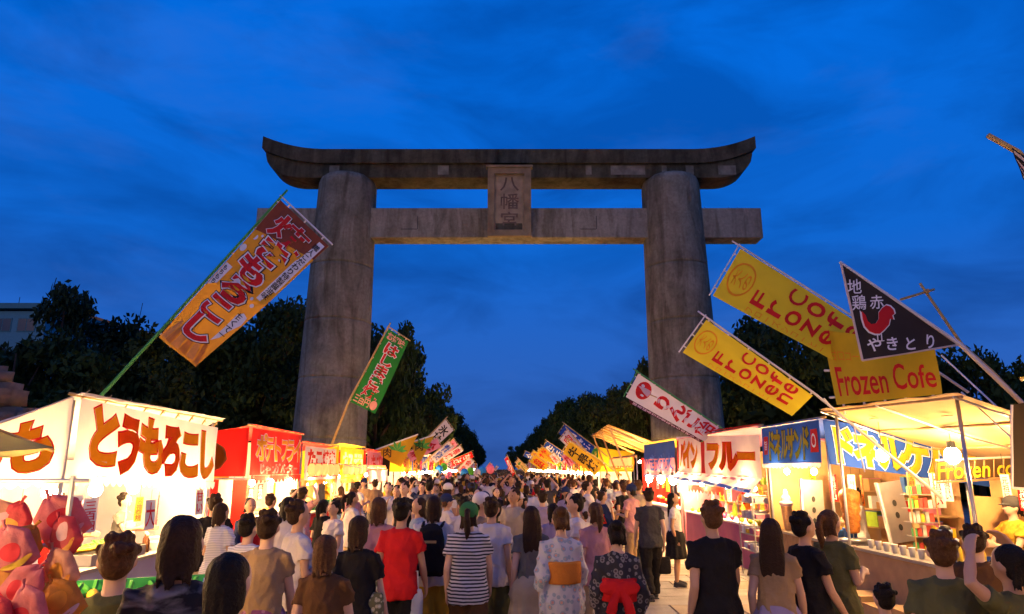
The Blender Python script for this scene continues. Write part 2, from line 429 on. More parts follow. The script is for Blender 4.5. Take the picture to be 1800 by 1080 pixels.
for ch, v0, v1 in (('八', .0, .30), ('幡', .33, .64), ('宮', .67, .98)):
    cl.glyphs(mb, ch, (0.05, v0, 0.95, v1), off=0.015, lift=-0.012)
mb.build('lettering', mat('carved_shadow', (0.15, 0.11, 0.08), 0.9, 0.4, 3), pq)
MB().box((TX, 32.05, 14.9), (1.3, 0.5, 3.0)).build('bracket', m_con_d, torii)

# ---------------------------------------------------------------- trees
m_leafs = [mat('leaf_dark', (0.022, 0.045, 0.010), 0.7, 0.5, 1.2, spec=0.15), mat('leaf_olive', (0.036, 0.055, 0.010), 0.7, 0.5, 1.2, spec=0.15), mat('leaf_pine', (0.014, 0.034, 0.013), 0.7, 0.4, 1.2, spec=0.15)]
m_bark = mat('tree_bark', (0.05, 0.036, 0.024), 0.95, 0.4, 4, bump=0.6, bscale=9)
def crown_mesh(seed, nclump, nleaf, shape, leaf, m):
    rr = random.Random(seed); vs = []; fs = []
    cl = []
    for k in range(nclump):
        while True:
            x, y, z = rr.uniform(-1, 1), rr.uniform(-1, 1), rr.uniform(0, 1)
            if shape == 'broad': lim = math.sqrt(max(0, 1 - ((z - 0.42) / 0.60) ** 2)) if z > 0.05 else 0.3
            elif shape == 'pine': lim = (1.05 - z) * 0.95 * (0.75 + 0.25 * math.sin(z * 19))
            else: lim = math.sqrt(max(0, 1 - ((z - 0.5) / 0.55) ** 2)) * 0.9
            rr_ = math.hypot(x, y)
            if rr_ < lim and rr_ > lim * 0.35: break
        cl.append((Vector((x, y, z)), rr.uniform(0.14, 0.30) * (0.7 if shape == 'pine' else 1)))
    for k in range(nleaf):
        c, r = cl[k % nclump]
        d = Vector((rr.gauss(0, 1), rr.gauss(0, 1), rr.gauss(0, 0.8))).normalized() * r * (rr.random() ** 0.45)
        p = c + Vector((d.x, d.y, d.z * 0.55))
        a = Vector((rr.gauss(0, 1), rr.gauss(0, 1), rr.gauss(0, .6))).normalized() * leaf * rr.uniform(0.6, 1.4)
        b_ = a.cross(Vector((rr.gauss(0, 1), rr.gauss(0, 1), rr.gauss(0, 1)))).normalized() * leaf * rr.uniform(0.35, 0.7)
        o = len(vs); vs += [tuple(p - a), tuple(p + b_ * 0.9), tuple(p + a), tuple(p - b_ * 0.9)]; fs.append((o, o + 1, o + 2, o + 3))
    me = bpy.data.meshes.new('crown'); me.from_pydata(vs, [], fs); me.materials.append(m); return me, cl
def trunk_mesh(seed, cl, h0):
    """unit tree: trunk to z = h0 (crown base), limbs up into the clumps; crown spans z h0..1, radius ~ .5"""
    rr = random.Random(seed); mb = MB()
    top = Vector((rr.uniform(-.04, .04), rr.uniform(-.04, .04), 0.86))
    mid = Vector((rr.uniform(-.03, .03), rr.uniform(-.03, .03), h0))
    mb.tube([(0, 0, -0.02), (0, 0, 0.02), mid * 0.6 + Vector((0, 0, 0.02)), mid, (mid + top) / 2, top], [0.040, 0.030, 0.024, 0.021, 0.012, 0.003], 9)
    for c, r in rr.sample(cl, min(16, len(cl))):
        tgt = Vector((c.x * 0.5, c.y * 0.5, h0 + c.z * (1 - h0)))
        z0 = h0 * 0.8 + (tgt.z - h0 * 0.8) * 0.35
        p0 = mid.lerp(top, max(0, (z0 - mid.z) / (top.z - mid.z))) if z0 > mid.z else Vector((mid.x, mid.y, z0))
        mb.tube([p0, p0.lerp(tgt, 0.5) + Vector((0, 0, 0.02)), tgt], [0.011, 0.007, 0.002], 5)
    return mb.mesh('trunk', m_bark, smooth=True)
TREE = {}
def tree_kind(key, seed, shape, m, h0, nclump=60, nleaf=11000, leaf=0.020):
    me, cl = crown_mesh(seed, nclump, nleaf, shape, leaf * 2.0, m)
    for v in me.vertices: v.co = Vector((v.co.x * 0.5, v.co.y * 0.5, h0 + v.co.z * (1 - h0)))
    TREE[key] = (me, trunk_mesh(seed, cl, h0))
tree_kind('a', 1, 'broad', m_leafs[0], 0.24); tree_kind('b', 2, 'broad', m_leafs[1], 0.20); tree_kind('c', 3, 'oval', m_leafs[0], 0.18)
tree_kind('d', 4, 'oval', m_leafs[1], 0.22, 44, 9500); tree_kind('p', 5, 'pine', m_leafs[2], 0.22, 70, 11000, 0.017)
def tree(name, kind, loc, h, wid, label, group=None):
    """h metres tall, wid = crown width over height"""
    o = empty(name, loc); tag(o, label, 'tree', group)
    for nm, me in zip(('crown', 'trunk'), TREE[kind]):
        c = bpy.data.objects.new(nm, me); COL.objects.link(c); c.parent = o
        c.scale = (h * wid, h * wid, h) if nm == 'crown' else (h * wid * .92, h * wid * .92, h)
    o.rotation_euler = (0, 0, random.uniform(0, 6.28)); return o
# the two rows that line the approach and close to the vanishing point
for s in (-1, 1):
    d = 62 if s < 0 else 58
    k = 0
    while d < 420:
        h = random.uniform(14.2, 16.2) * (1.04 if s < 0 else min(1.0, 0.66 + max(0, d - 70) / 150))
        off = s * (15.0 + random.uniform(-0.8, 1.0))
        tree('roadside_tree', 'abcd'[(k + (s > 0)) % 4], (lane(off, d), d, 0), h, random.uniform(0.70, 0.82),
             'dark leafy tree in the long row behind the %s stalls beyond the torii' % ('corn side' if s < 0 else 'frozen coffee side'),
             'trees lining the approach')
        d += random.uniform(6.5, 8.5) * (1 + (d - 50) / 260); k += 1

# a few trees close the far end of the approach
for k, x in enumerate((-34, -25, -16.5, 9, 17, 26, 35)):
    tree('roadside_tree', 'abcd'[k % 4], (lane(x, 440 + 6 * (k % 2)), 440 + 6 * (k % 2), 0), random.uniform(12, 16), 0.85,
         'far tree closing the end of the approach beyond the crowd', 'trees at the far end')
# single trees near the gate (placed by what shows over the stalls)
NT = [ # px of crown centre, px of top, distance, width ratio, kind, label
 (118, 497, 40, 0.62, 'p', 'tall dark pine with a knobbly top in front of the teal building'),
 (40, 585, 36, 1.1, 'c', 'low bushy tree beside the rough stone wall'),
 (205, 560, 44, 0.9, 'p', 'dark pine with a side branch reaching over the corn stall roofline'),
 (300, 600, 40, 1.0, 'b', 'rounded tree behind the foot of the brown corn banner'),
 (385, 560, 46, 0.85, 'c', 'broad tree behind the brown corn banner'),
 (465, 545, 44, 0.8, 'a', 'dense tree just outside the left stone pillar with sky gaps in its crown'),
 (535, 548, 50, 0.7, 'd', 'tree half hidden behind the pillar beside the green flag'),
 (668, 562, 52, 0.55, 'a', 'tree peeking past the inner side of the pillar beside the green flag'),
 (722, 650, 66, 0.75, 'c', 'rounded tree behind the green flag with small sky holes'),
 (1098, 692, 66, 0.8, 'b', 'spreading tree beyond the white apple candy flag'),
 (1146, 640, 52, 0.42, 'd', 'tree rising behind the pillar by the white apple candy flag'),
 (1300, 580, 46, 0.85, 'c', 'dark tree behind the lower yellow coffee flag'),
 (1385, 565, 44, 0.85, 'b', 'rounded tree behind the long upper yellow coffee flag'),
 (1490, 585, 46, 0.8, 'd', 'tree behind the black triangular chicken flag'),
 (1590, 610, 42, 0.85, 'a', 'tree behind the yellow frozen coffee sheet'),
 (1690, 625, 38, 0.9, 'c', 'tree behind the bamboo cross pole'),
 (1768, 655, 40, 0.8, 'p', 'small dark pine above the coffee stall roof'),
 (1850, 640, 40, 0.9, 'b', 'tree at the end of the row behind the dark hanging banner'),
]
for px, py, d, w, k, lab in NT:
    top = at(px, py, d); tree('pine_tree' if k == 'p' else 'leafy_tree', k, (top.x, d, 0), top.z * (1.14 if k == 'p' else 1.02), w, lab)
# low hedge mass that fills the ground between the trunks
m_hedge = mat('hedge_leaf', (0.020, 0.032, 0.008), 0.75, 0.5, 1.0, spec=0.1)
for s, lab in ((-1, 'dark shrubbery mass between the trees behind the corn stall'), (1, 'dark shrubbery mass between the trees behind the coffee stall')):
    rr = random.Random(40 + s); vs = []; fs = []
    for k in range(26000):
        d = rr.choice([rr.uniform(38, 60), rr.uniform(38, 140), rr.uniform(100, 260)])
        x = lane(s * rr.uniform(12.5, 17) if d > 52 else s * rr.uniform(12.5, 45), d)
        hh = 4.6 + 1.4 * noise.noise(Vector((x * 0.3, d * 0.2, 0)))
        p = Vector((x, d, rr.random() ** 0.7 * hh)); sz = 0.35 + d * 0.003
        a = Vector((rr.gauss(0, 1), rr.gauss(0, 1), rr.gauss(0, .6))).normalized() * sz
        b_ = a.cross(Vector((rr.gauss(0, 1), rr.gauss(0, 1), rr.gauss(0, 1)))).normalized() * sz * 0.6
        o = len(vs); vs += [tuple(p - a), tuple(p + b_), tuple(p + a), tuple(p - b_)]; fs.append((o, o + 1, o + 2, o + 3))
    me = bpy.data.meshes.new('shrubbery'); me.from_pydata(vs, [], fs); me.materials.append(m_hedge)
    tag(link('shrubbery', me), lab, 'shrubs', kind='stuff')

# ---------------------------------------------------------------- houses behind the left trees
m_teal = mat('teal_wall', (0.12, 0.30, 0.32), 0.8, 0.1); m_tealroof = mat('teal_parapet', (0.09, 0.24, 0.24), 0.8, 0.1)
m_glass = mat('window_glass', (0.03, 0.06, 0.07), 0.15, 0.1, spec=0.6)
tl = at(-140, 540, 62); trr = at(84, 540, 62)
bld = empty('apartment_building', ((tl.x + trr.x) / 2, 66, 0)); tag(bld, 'pale teal flat roofed building behind the tall pine', 'building')
MB().box(((tl.x + trr.x) / 2, 66, tl.z / 2 - 0.2), (trr.x - tl.x, 8, tl.z - 0.4)).build('wall', m_teal, bld)
rf = MB(); rf.box(((tl.x + trr.x) / 2, 66, tl.z + 0.05), (trr.x - tl.x + 0.8, 8.8, 0.5)); rfo = rf.build('roof', m_tealroof, bld)
mb = MB(); mb.tube([(trr.x - 1.5, 64, tl.z + 0.29), (trr.x - 1.0, 64, tl.z + 3.4)], 0.04, 5); mb.build('antenna', M_dark, rfo)
mb = MB(); mb.tube([(trr.x - 3.5, 63, tl.z + 0.29), (trr.x - 3.5, 63, tl.z + 1.2)], 0.03, 5); mb.build('antenna', M_dark, rfo)
for r_ in range(4):
    for c_ in range(5):
        wx = tl.x + 1.2 + c_ * 2.25; wz = tl.z - 1.7 - r_ * 2.8
        f = MB().box((wx, 61.98, wz), (1.7, 0.06, 1.3)).build('window', m_tealroof, bld)
        MB().box((wx - 0.41, 61.945, wz), (0.74, 0.02, 1.14)).build('pane', m_glass, f)
        MB().box((wx + 0.41, 61.945, wz), (0.74, 0.02, 1.14)).build('pane', m_glass, f)
m_tile = mat('orange_roof_tile', (0.42, 0.20, 0.07), 0.8, 0.2)
a0 = at(150, 556, 75); a1 = at(245, 580, 75)
h2 = empty('house', ((a0.x + a1.x) / 2, 78, 0)); tag(h2, 'house with an ochre roof slope showing between the pines', 'house')
mb = MB(); mb.add([(a0.x - 6, 75, a0.z + 0.1), (a0.x, 75, a0.z + 0.3), (a1.x + 2, 75, a1.z - 0.6), (a0.x - 6, 81, a0.z + 0.1), (a0.x, 81, a0.z + 0.3), (a1.x + 2, 81, a1.z - 0.6),
    (a0.x - 6, 75, a0.z - 0.2), (a0.x, 75, a0.z), (a1.x + 2, 75, a1.z - 0.9), (a0.x - 6, 81, a0.z - .2), (a0.x, 81, a0.z), (a1.x + 2, 81, a1.z - .9)],
    [(0, 1, 4, 3), (1, 2, 5, 4), (0, 6, 7, 1), (1, 7, 8, 2), (3, 4, 10, 9), (4, 5, 11, 10), (6, 9, 10, 7), (7, 10, 11, 8), (0, 3, 9, 6), (2, 8, 11, 5)])
mb.build('roof', m_tile, h2)
MB().box(((a0.x + a1.x) / 2 - 2, 78, a1.z / 2 - 0.6), (a1.x - a0.x + 4, 5, a1.z - 1.2)).build('wall', m_teal, h2)
mb = MB(); q = at(232, 575, 75); mb.tube([q + Vector((0, 1, -0.5)), q + Vector((0.3, 1, 3.0))], 0.035, 5); mb.build('antenna', M_dark, h2)

# ---------------------------------------------------------------- rough stone wall (left edge)
m_st = [mat('boulder_%s' % k, c, 0.9, 0.35, 3, bump=0.7, bscale=7) for k, c in (('brown', (0.19, 0.13, 0.075)), ('tan', (0.26, 0.18, 0.10)), ('grey', (0.17, 0.13, 0.09)))]
def boulder(k):
    rr = random.Random(k); bm = bmesh.new(); bmesh.ops.create_cube(bm, size=1.0)
    bmesh.ops.bevel(bm, geom=bm.edges[:] + bm.verts[:], offset=0.22, segments=2, affect='EDGES')
    for v in bm.verts: v.co += Vector(noise.noise_vector(v.co * 1.8 + Vector((k * 7, 0, 0)))) * 0.13
    me = bpy.data.meshes.new('stone'); bm.to_mesh(me); bm.free(); me.materials.append(m_st[k % 3]); 
    me.polygons.foreach_set('use_smooth', [True] * len(me.polygons)); return me
bs = [boulder(k) for k in range(6)]
wallo = empty('stone_wall', (-12.5, 16.0, 0)); tag(wallo, 'rough wall of stacked rounded boulders at the foot of the trees', 'stone wall')
rr = random.Random(5); z = 0.0; row = 0
while z < 4.3:
    hh = rr.uniform(0.42, 0.58); x = -14.6 + (0.3 if row % 2 else 0); xr = -11.05 - max(0, z - 3.1) * 1.15 - rr.uniform(0, .25)
    while x < xr:
        w = rr.uniform(0.5, 0.95); w = min(w, max(0.35, xr - x))
        o = link('stone', rr.choice(bs), wallo); o.location = (x + w / 2, 16 + rr.uniform(-.06, .06) + z * 0.06, z + hh / 2)
        o.scale = (w * 1.08, 0.9, hh * 1.1); o.rotation_euler = (rr.uniform(-.1, .1), rr.uniform(-.1, .1), rr.choice((0, 3.14)) + rr.uniform(-.1, .1)); x += w
    z += hh * 0.98; row += 1
# ================================================================ stalls
def bulb(loc, label, power=110, cord=0.25, r=0.05, group=None, col=(1.0, 0.55, 0.20), light=True):
    loc = Vector(loc); o = empty('light_bulb', loc); tag(o, label, 'light bulb', group)
    MB().ball(loc, r, 10, 7, (1, 1, 1.15)).build('glass', M_bulb, o, smooth=True)
    MB().tube([loc + Vector((0, 0, r * 1.0)), loc + Vector((0, 0, r * 1.9))], r * 0.5, 8).build('socket', M_dark, o)
    MB().tube([loc + Vector((0, 0, r * 1.9)), loc + Vector((0, 0, r * 1.9 + cord))], 0.006, 5).build('cord', M_cord, o)
    if light:
        ld = bpy.data.lights.new('bulb_light', 'POINT'); ld.energy = power * 5.6; ld.color = col; ld.shadow_soft_size = r * 1.3
        lo = link('bulb_light', ld, o); lo.location = loc
    return o

def scallop(p0, p1, drop, n, depth_fn=None):
    """scalloped strip hanging between two points"""
    p0 = Vector(p0); p1 = Vector(p1); mb = MB(); vs = []; fs = []; K = 6
    for i in range(n):
        for j in range(K + (1 if i == n - 1 else 0)):
            t = (i + j / K) / n; a = (j % K) / K
            d = drop * (0.55 + 0.45 * math.sin(math.pi * a))
            p = p0.lerp(p1, t); vs += [tuple(p), tuple(p - Vector((0, 0, d)))]
    m = len(vs) // 2
    fs = [(2 * i, 2 * i + 1, 2 * i + 3, 2 * i + 2) for i in range(m - 1)]
    return mb.add(vs, fs)

class Stall:
    def __init__(s, name, label, side, d0, d1, xf=5.1, depth=1.9, zf=2.85, slope=0.30, roof=None, xf1=None):
        s.s, s.d0, s.d1, s.zf, s.depth, s.slope = side, d0, d1, zf, depth, slope
        s.xa = lane(side * xf, d0); s.xb = lane(side * (xf1 or xf), d1)
        s.o = empty(name, ((s.xa + s.xb) / 2 + side * depth / 2, (d0 + d1) / 2, 0)); tag(s.o, label, 'stall')
        zb = zf - slope * depth; s.zb = zb
        for x, d, z in ((s.xa, d0, zf), (s.xb, d1, zf), (s.xa + side * depth, d0, zb), (s.xb + side * depth, d1, zb)):
            MB().tube([(x + side * .04, d, 0), (x + side * .04, d, z - 0.02)], 0.022, 8).build('pole', M_pole, s.o, smooth=True)
        if roof:
            e = 0.12
            cl = Cloth((s.xa - side * e, d0 - e, zf + .02 + slope * e), (s.xb - side * e, d1 + e, zf + .02 + slope * e),
                       (s.xb + side * (depth + e), d1 + e, zb + .02 - slope * e), (s.xa + side * (depth + e), d0 - e, zb + .02 - slope * e), wave=0.012, nw=3)
            cl.sag = -0.05 * (1 if cl.n.z > 0 else -1)
            cl.mesh(18, 10).build('roof', roof, s.o, smooth=True)
            # pipe along the front edge with lashings
            MB().tube([(s.xa - side * .03, d0 - .2, zf + .035), (s.xb - side * .03, d1 + .2, zf + .03)], 0.02, 7).build('ridge_pipe', M_bamboo, s.o, smooth=True)
    def p(s, t, out=0.0, z=0.0):     # point on the front line: t 0 near .. 1 far; out > 0 towards the lane
        return Vector((s.xa + (s.xb - s.xa) * t - s.s * out, s.d0 + (s.d1 - s.d0) * t, z))
    def front(s, z0, z1, m, name='front_curtain', out=0.05, t0=0.0, t1=1.0, wave=0.02, nw=3, z0b=None, z1b=None):
        """curtain on the lane side; its u runs left to right as read from the lane"""
        a, b = (t0, t1) if s.s < 0 else (t1, t0)
        za, zb_ = (z0, z0b if z0b is not None else z0), (z1, z1b if z1b is not None else z1)
        def Z(q, t): return q[0] + (q[1] - q[0]) * ((t - t0) / max(1e-6, t1 - t0))
        cl = Cloth(s.p(a, out, Z(za, a)), s.p(b, out, Z(za, b)), s.p(b, out + .03, Z(zb_, b)), s.p(a, out + .03, Z(zb_, a)), wave=wave, nw=nw)
        ob = cl.mesh(26, 6).build(name, m, s.o, smooth=True); return cl, ob
    def end(s, z0, z1, m, name='side_curtain', z0b=None, dd=0.05, width=None, wave=0.012, near=True, z1b=None):
        """curtain across the end that faces the camera"""
        w = width or s.depth; d = s.d0 - dd if near else s.d1 + dd; xf = s.xa if near else s.xb
        xb_ = xf + s.s * w; zb_ = z0b if z0b is not None else z0 - s.slope * w; z1b = z1b if z1b is not None else z1
        if s.s < 0: cl = Cloth((xb_, d, zb_), (xf, d, z0), (xf, d, z1), (xb_, d, z1b), wave=wave, nw=2)
        else: cl = Cloth((xf, d, z0), (xb_, d, zb_), (xb_, d, z1b), (xf, d, z1), wave=wave, nw=2)
        ob = cl.mesh(16, 8).build(name, m, s.o, smooth=True); return cl, ob
    def back(s, z0, z1, m, name='back_sheet'):
        x0 = s.xa + s.s * (s.depth - .06); x1 = s.xb + s.s * (s.depth - .06)
        cl = Cloth((x0, s.d0, z0), (x1, s.d1, z0), (x1, s.d1, z1), (x0, s.d0, z1), wave=0.03, nw=4)
        return cl.mesh(20, 5).build(name, m, s.o, smooth=True)
    def valance(s, z, drop, m, n=16, out=0.09, t0=0.0, t1=1.0, zb=None, name='valance'):
        return scallop(s.p(t0, out, z), s.p(t1, out, zb if zb is not None else z), drop, n).build(name, m, s.o)
    def counter(s, h, m_top, m_front, t0=0.04, t1=0.96, dep=0.7, out=0.0):
        a, b = s.p(t0, out), s.p(t1, out); c = (a + b) / 2; ang = math.atan2(b.x - a.x, b.y - a.y)
        ln = (b - a).length
        MB().box((c.x + s.s * dep / 2, c.y, h - 0.02), (dep, ln, 0.04), rz=-ang).build('counter_top', m_top, s.o)
        MB().box((c.x + s.s * 0.04, c.y, h / 2 - 0.025), (0.03, ln - .04, h - 0.05), rz=-ang).build('counter_front', m_front, s.o)
        s.h = h
    def bulbs(s, ts, z, inn, label, power, cord=0.2, group=None, r=0.05):
        for t in ts:
            bulb(s.p(t, -inn, z), label, power, cord, r, group)

M_cream = mat('cream_tarp', (0.72, 0.46, 0.17), 0.8, 0.12, 2, trans=0.3)
M_tarp = mat('white_tarp', (0.66, 0.62, 0.58), 0.8, 0.12, 2, trans=0.25)
M_paper = mat('white_paper', (0.78, 0.76, 0.72), 0.8, 0.05)
M_card = mat('brown_card', (0.50, 0.31, 0.13), 0.85, 0.15, 5)
M_oran = mat('orange_cloth', (0.80, 0.25, 0.02), 0.8, 0.1, 3, trans=0.35)
M_green = mat('green_cloth', (0.02, 0.22, 0.03), 0.8, 0.1, 3, trans=0.35)
M_grey = mat('grey_cloth', (0.30, 0.30, 0.31), 0.8, 0.1, 3, trans=0.2)
M_corn = mat('corn_yellow', (0.85, 0.52, 0.03), 0.5, 0.25, 30, bump=0.5, bscale=60)
M_leafg = mat('fresh_green', (0.06, 0.30, 0.04), 0.6, 0.25, 8)

# ------------------------------------------------ corn stall
S1 = Stall('corn_stall', 'white stall with big orange hiragana lettering and blinding lamps below', -1, 8.05, 12.05, xf=4.97, zf=2.85, slope=0.34, depth=1.9, roof=M_tarp)
cl, oc = S1.front(2.86, 1.98, M_white, z0b=2.74, z1b=1.83, wave=0.018)
mo = MB(); mi = MB()
for i, ch in enumerate('とうもろこし'):
    v0 = (0.04, 0.10, 0.08, 0.10, 0.12, 0.10)[i]; u0 = 0.05 + i * 0.152
    cl.ring(mo, ch, (u0 - .008, v0 - .02, u0 + .165, v0 + .86), 0.05, 0.078, lift=0.016)
    cl.glyphs(mi, ch, (u0 - .008, v0 - .02, u0 + .165, v0 + .86), off=0.05, lift=0.018)
mo.build('lettering_outline', M_redT, oc); mi.build('lettering', M_orangeT, oc)
S1.valance(1.975, 0.12, M_white, 26, zb=1.825)
cl, oc = S1.end(2.86, 1.97, M_white, dd=0.07, z1b=1.82)
mo = MB(); mi = MB()
for i, ch in enumerate('ころも'):
    cl.ring(mo, ch, (0.02 + i * .3, 0.14, 0.34 + i * .3, 0.93), 0.05, 0.078, lift=0.016)
    cl.glyphs(mi, ch, (0.02 + i * .3, 0.14, 0.34 + i * .3, 0.93), off=0.05, lift=0.018)
mo.build('lettering_outline', M_redT, oc); mi.build('lettering', M_orangeT, oc)
scallop((S1.xa - 1.9, 7.97, 1.82), (S1.xa, 7.97, 1.97), 0.11, 12).build('valance', M_white, S1.o)
S1.back(2.18, 0.1, M_white); S1.end(2.7, 0.1, M_white, name='end_sheet', near=False)
S1.counter(0.86, M_steel, M_white)
S1.bulbs((0.10, 0.34, 0.58, 0.82), 1.78, 0.42, 'bare white bulb under the corn stall curtain', 120, 0.2, 'bulbs of the corn stall', .085)
# lashings of straw rope along the corn stall roof
for k in range(9):
    p = S1.p(0.02 + k * 0.12, 0.03, 2.875 - 0.11 * k / 8 * 0.9)
    mb = MB(); mb.tube([p + Vector((0, -.05, -.03)), p + Vector((0.02, 0, .05)), p + Vector((0, .06, .02))], 0.012, 5)
    mb.tube([p + Vector((0, 0, .03)), p + Vector((0.03, .04, .09))], 0.008, 4); mb.build('rope_tie', M_bamboo, S1.o)
# corn cobs on the grill
cobmb = MB(); cobmb.lathe((0, 0, 0), [(0.006, -0.10), (0.02, -0.095), (0.026, -0.05), (0.027, 0.02), (0.022, 0.07), (0.012, 0.10), (0.004, 0.11)], 10)
cob = cobmb.mesh('kernels', M_corn, smooth=True)
huskmb = MB()
for k in range(5):
    a = k * 1.257; huskmb.tube([(0.012 * math.cos(a), 0.012 * math.sin(a), -0.10), (0.045 * math.cos(a), 0.045 * math.sin(a), -0.15), (0.05 * math.cos(a), 0.05 * math.sin(a), -0.2)], [0.012, 0.012, 0.002], 5)
husk = huskmb.mesh('husk', M_leafg)
def corn(p, label, group, rot):
    o = empty('corn_cob', p); tag(o, label, 'corn', group); o.rotation_euler = rot
    for nm, me in (('kernels', cob), ('husk', husk)):
        c = bpy.data.objects.new(nm, me); COL.objects.link(c); c.parent = o
    return o
gr = empty('corn_grill', S1.p(0.40, -0.36, 0.86)); tag(gr, 'steel charcoal grill on the corn stall counter', 'grill')
c0 = S1.p(0.40, -0.36, 0.93); MB().box(c0, (0.5, 1.3, 0.13)).build('body', M_steel, gr)
gm = MB()
for k in range(16): gm.box(c0 + Vector((0, -0.6 + k * 0.08, 0.075)), (0.48, 0.012, 0.012))
gm.build('grate', M_dark, gr)
for k in range(14): corn(c0 + Vector((random.uniform(-.04, .04), -0.58 + k * 0.09, 0.11)), 'grilled corn cob on the steel grill of the corn stall', 'cobs on the grill', (0, R(90 + random.uniform(-6, 6)), random.uniform(-.1, .1)))
# stacked trays and a bottle or two
def boxthing(name, label, cat, loc, size, m, group=None, rz=0.0, lid=None):
    loc = Vector(loc); o = empty(name, loc); tag(o, label, cat, group)
    x, y, z = size
    MB().box(loc + Vector((0, 0, z / 2)), (x, y, z), rz=rz).build('body', m, o)
    MB().box(loc + Vector((0, 0, z + 0.006)), (x * 1.06, y * 1.06, 0.012), rz=rz).build('lid', lid or M_paper, o)
    return o
def bottle(label, loc, m, h=0.26, r=0.035, group=None, cap=None, cat='bottle', name='bottle'):
    loc = Vector(loc); o = empty(name, loc); tag(o, label, cat, group)
    MB().lathe(loc, [(r * .9, 0), (r, 0.01), (r, h * .62), (r * .45, h * .80), (r * .4, h * .92)], 12).build('body', m, o, smooth=True)
    MB().lathe(loc, [(r * .48, h * .9), (r * .48, h), (r * .3, h * 1.01)], 10).build('cap', cap or M_whitep, o, smooth=True)
    return o
for k in range(5): boxthing('paper_tray_stack', 'white paper tray stack on the corn stall counter', 'trays', S1.p(0.72 + .06 * k, -0.25 - .12 * (k % 2), 0.86), (0.16, 0.2, 0.10 + .05 * (k % 3)), M_paper, 'tray stacks')
for k in range(4): bottle('brown soy sauce bottle at the far end of the corn stall grill', S1.p(0.62 + .025 * k, -0.2 - .06 * k, 0.86), mat('soy_brown', (0.08, 0.03, 0.01), 0.2, 0.1), group='sauce bottles')
# price cards: red writing on white
for k, (t_, z_, tx) in enumerate(((0.05, 1.55, '焼'), (0.13, 1.50, '三百円'), (0.5, 1.42, '大'), (0.9, 1.52, '甘い'))):
    c = S1.p(t_, 0.02, z_); cl = Cloth(c + Vector((0, -.14, .2)), c + Vector((0, .14, .2)), c + Vector((0.02, .14, -.2)), c + Vector((0.02, -.14, -.2)))
    o = cl.mesh(4, 4).build('price_card', M_paper); tag(o, 'white price card with red brush writing on the corn stall %s' % ('by the near pole', 'beside the near pole card', 'above the grill', 'by the far pole')[k], 'price card')
    MB().tube([c + Vector((0, 0, .2)), c + Vector((0, 0, .34))], 0.003, 4).build('string', M_cord, o)
    m_ = MB(); cl.glyphs(m_, tx, (0.08, 0.06, 0.92, 0.94), off=0.02, vertical=True); m_.build('lettering', M_redp, o)

# ------------------------------------------------ potato stall (red)
S2 = Stall('potato_stall', 'red stall with a potato wedge on its side and tall yellow lettering', -1, 13.7, 17.1, xf=4.95, zf=2.86, slope=0.10, depth=1.7, roof=M_red)
cl, oc = S2.front(2.84, 1.92, M_red, wave=0.03)
mo = MB(); mi = MB(); mg = MB()
for i, ch in enumerate('ポテトフライ'):
    cl.ring(mo, ch, (0.08 + i * .145, .10, .24 + i * .145, .72), 0.035, 0.06, lift=0.012); cl.glyphs(mi, ch, (0.08 + i * .145, .10, .24 + i * .145, .72), off=0.035, lift=0.014)
cl.glyphs(mg, 'じゃがバター', (0.1, .74, .95, .98), off=0.03)
mo.build('lettering_outline', M_whitep, oc); mi.build('lettering', M_yelT, oc); mg.build('small_lettering', M_grey, oc)
cl, oc = S2.end(2.84, 1.90, M_red)
mo = MB(); mi = MB()
W1 = [(0.42, 0.18), (0.58, 0.22), (0.72, 0.40), (0.76, 0.62), (0.70, 0.80), (0.62, 0.86), (0.55, 0.66), (0.47, 0.50), (0.40, 0.34)]
cl.shape(mo, [(0.57 + (u - .57) * 1.12, 0.52 + (v - .52) * 1.10) for u, v in W1], 0.008); cl.shape(mi, W1, 0.014)
cl.shape(mi, [(u - 0.42, v * .55 + .46) for u, v in W1], 0.014)
mo.build('wedge_outline', mat('wedge_brown', (0.30, 0.12, 0.02), .8), oc); mi.build('potato_wedge', M_orangeT, oc)
S2.valance(1.915, 0.16, M_red, 14)
S2.counter(0.9, M_steel, M_oran); S2.back(2.6, .1, M_oran); S2.end(2.8, .1, M_white, name='end_sheet', near=False)
S2.bulbs((0.02, 0.35, 0.75), 1.78, -0.10, 'round lamp hanging at the eave of the red potato stall', 185, 0.12, 'eave lamps of the potato stall', 0.055)
S2.bulbs((0.5,), 2.0, 0.7, 'bare bulb inside the red potato stall', 130, 0.4)
# red and white striped curtain on its near end
kc = empty('striped_curtain', (S2.xa - 0.6, 13.45, 0)); tag(kc, 'red and white vertical striped festival curtain beside the red potato stall', 'curtain')
for k in range(7):
    x0 = S2.xa + 0.12 - k * 0.27
    c = Cloth((x0 - .268, 13.45, 1.84), (x0, 13.45, 1.84), (x0, 13.47, 0.12), (x0 - .268, 13.47, 0.12), wave=0.02, nw=1, ph=k * .3)
    c.mesh(5, 4).build('stripe', (M_red, M_white)[k % 2], kc, smooth=True)
MB().tube([(S2.xa + .15, 13.45, 1.86), (S2.xa - 1.8, 13.45, 1.86)], 0.015, 6).build('rail', M_pole, kc)
for k in range(3):
    boxthing('snack_box', 'yellow snack box on the potato stall counter', 'box', S2.p(.2 + .25 * k, -.2, .9), (.2, .25, .16), M_yelp, 'snack boxes')

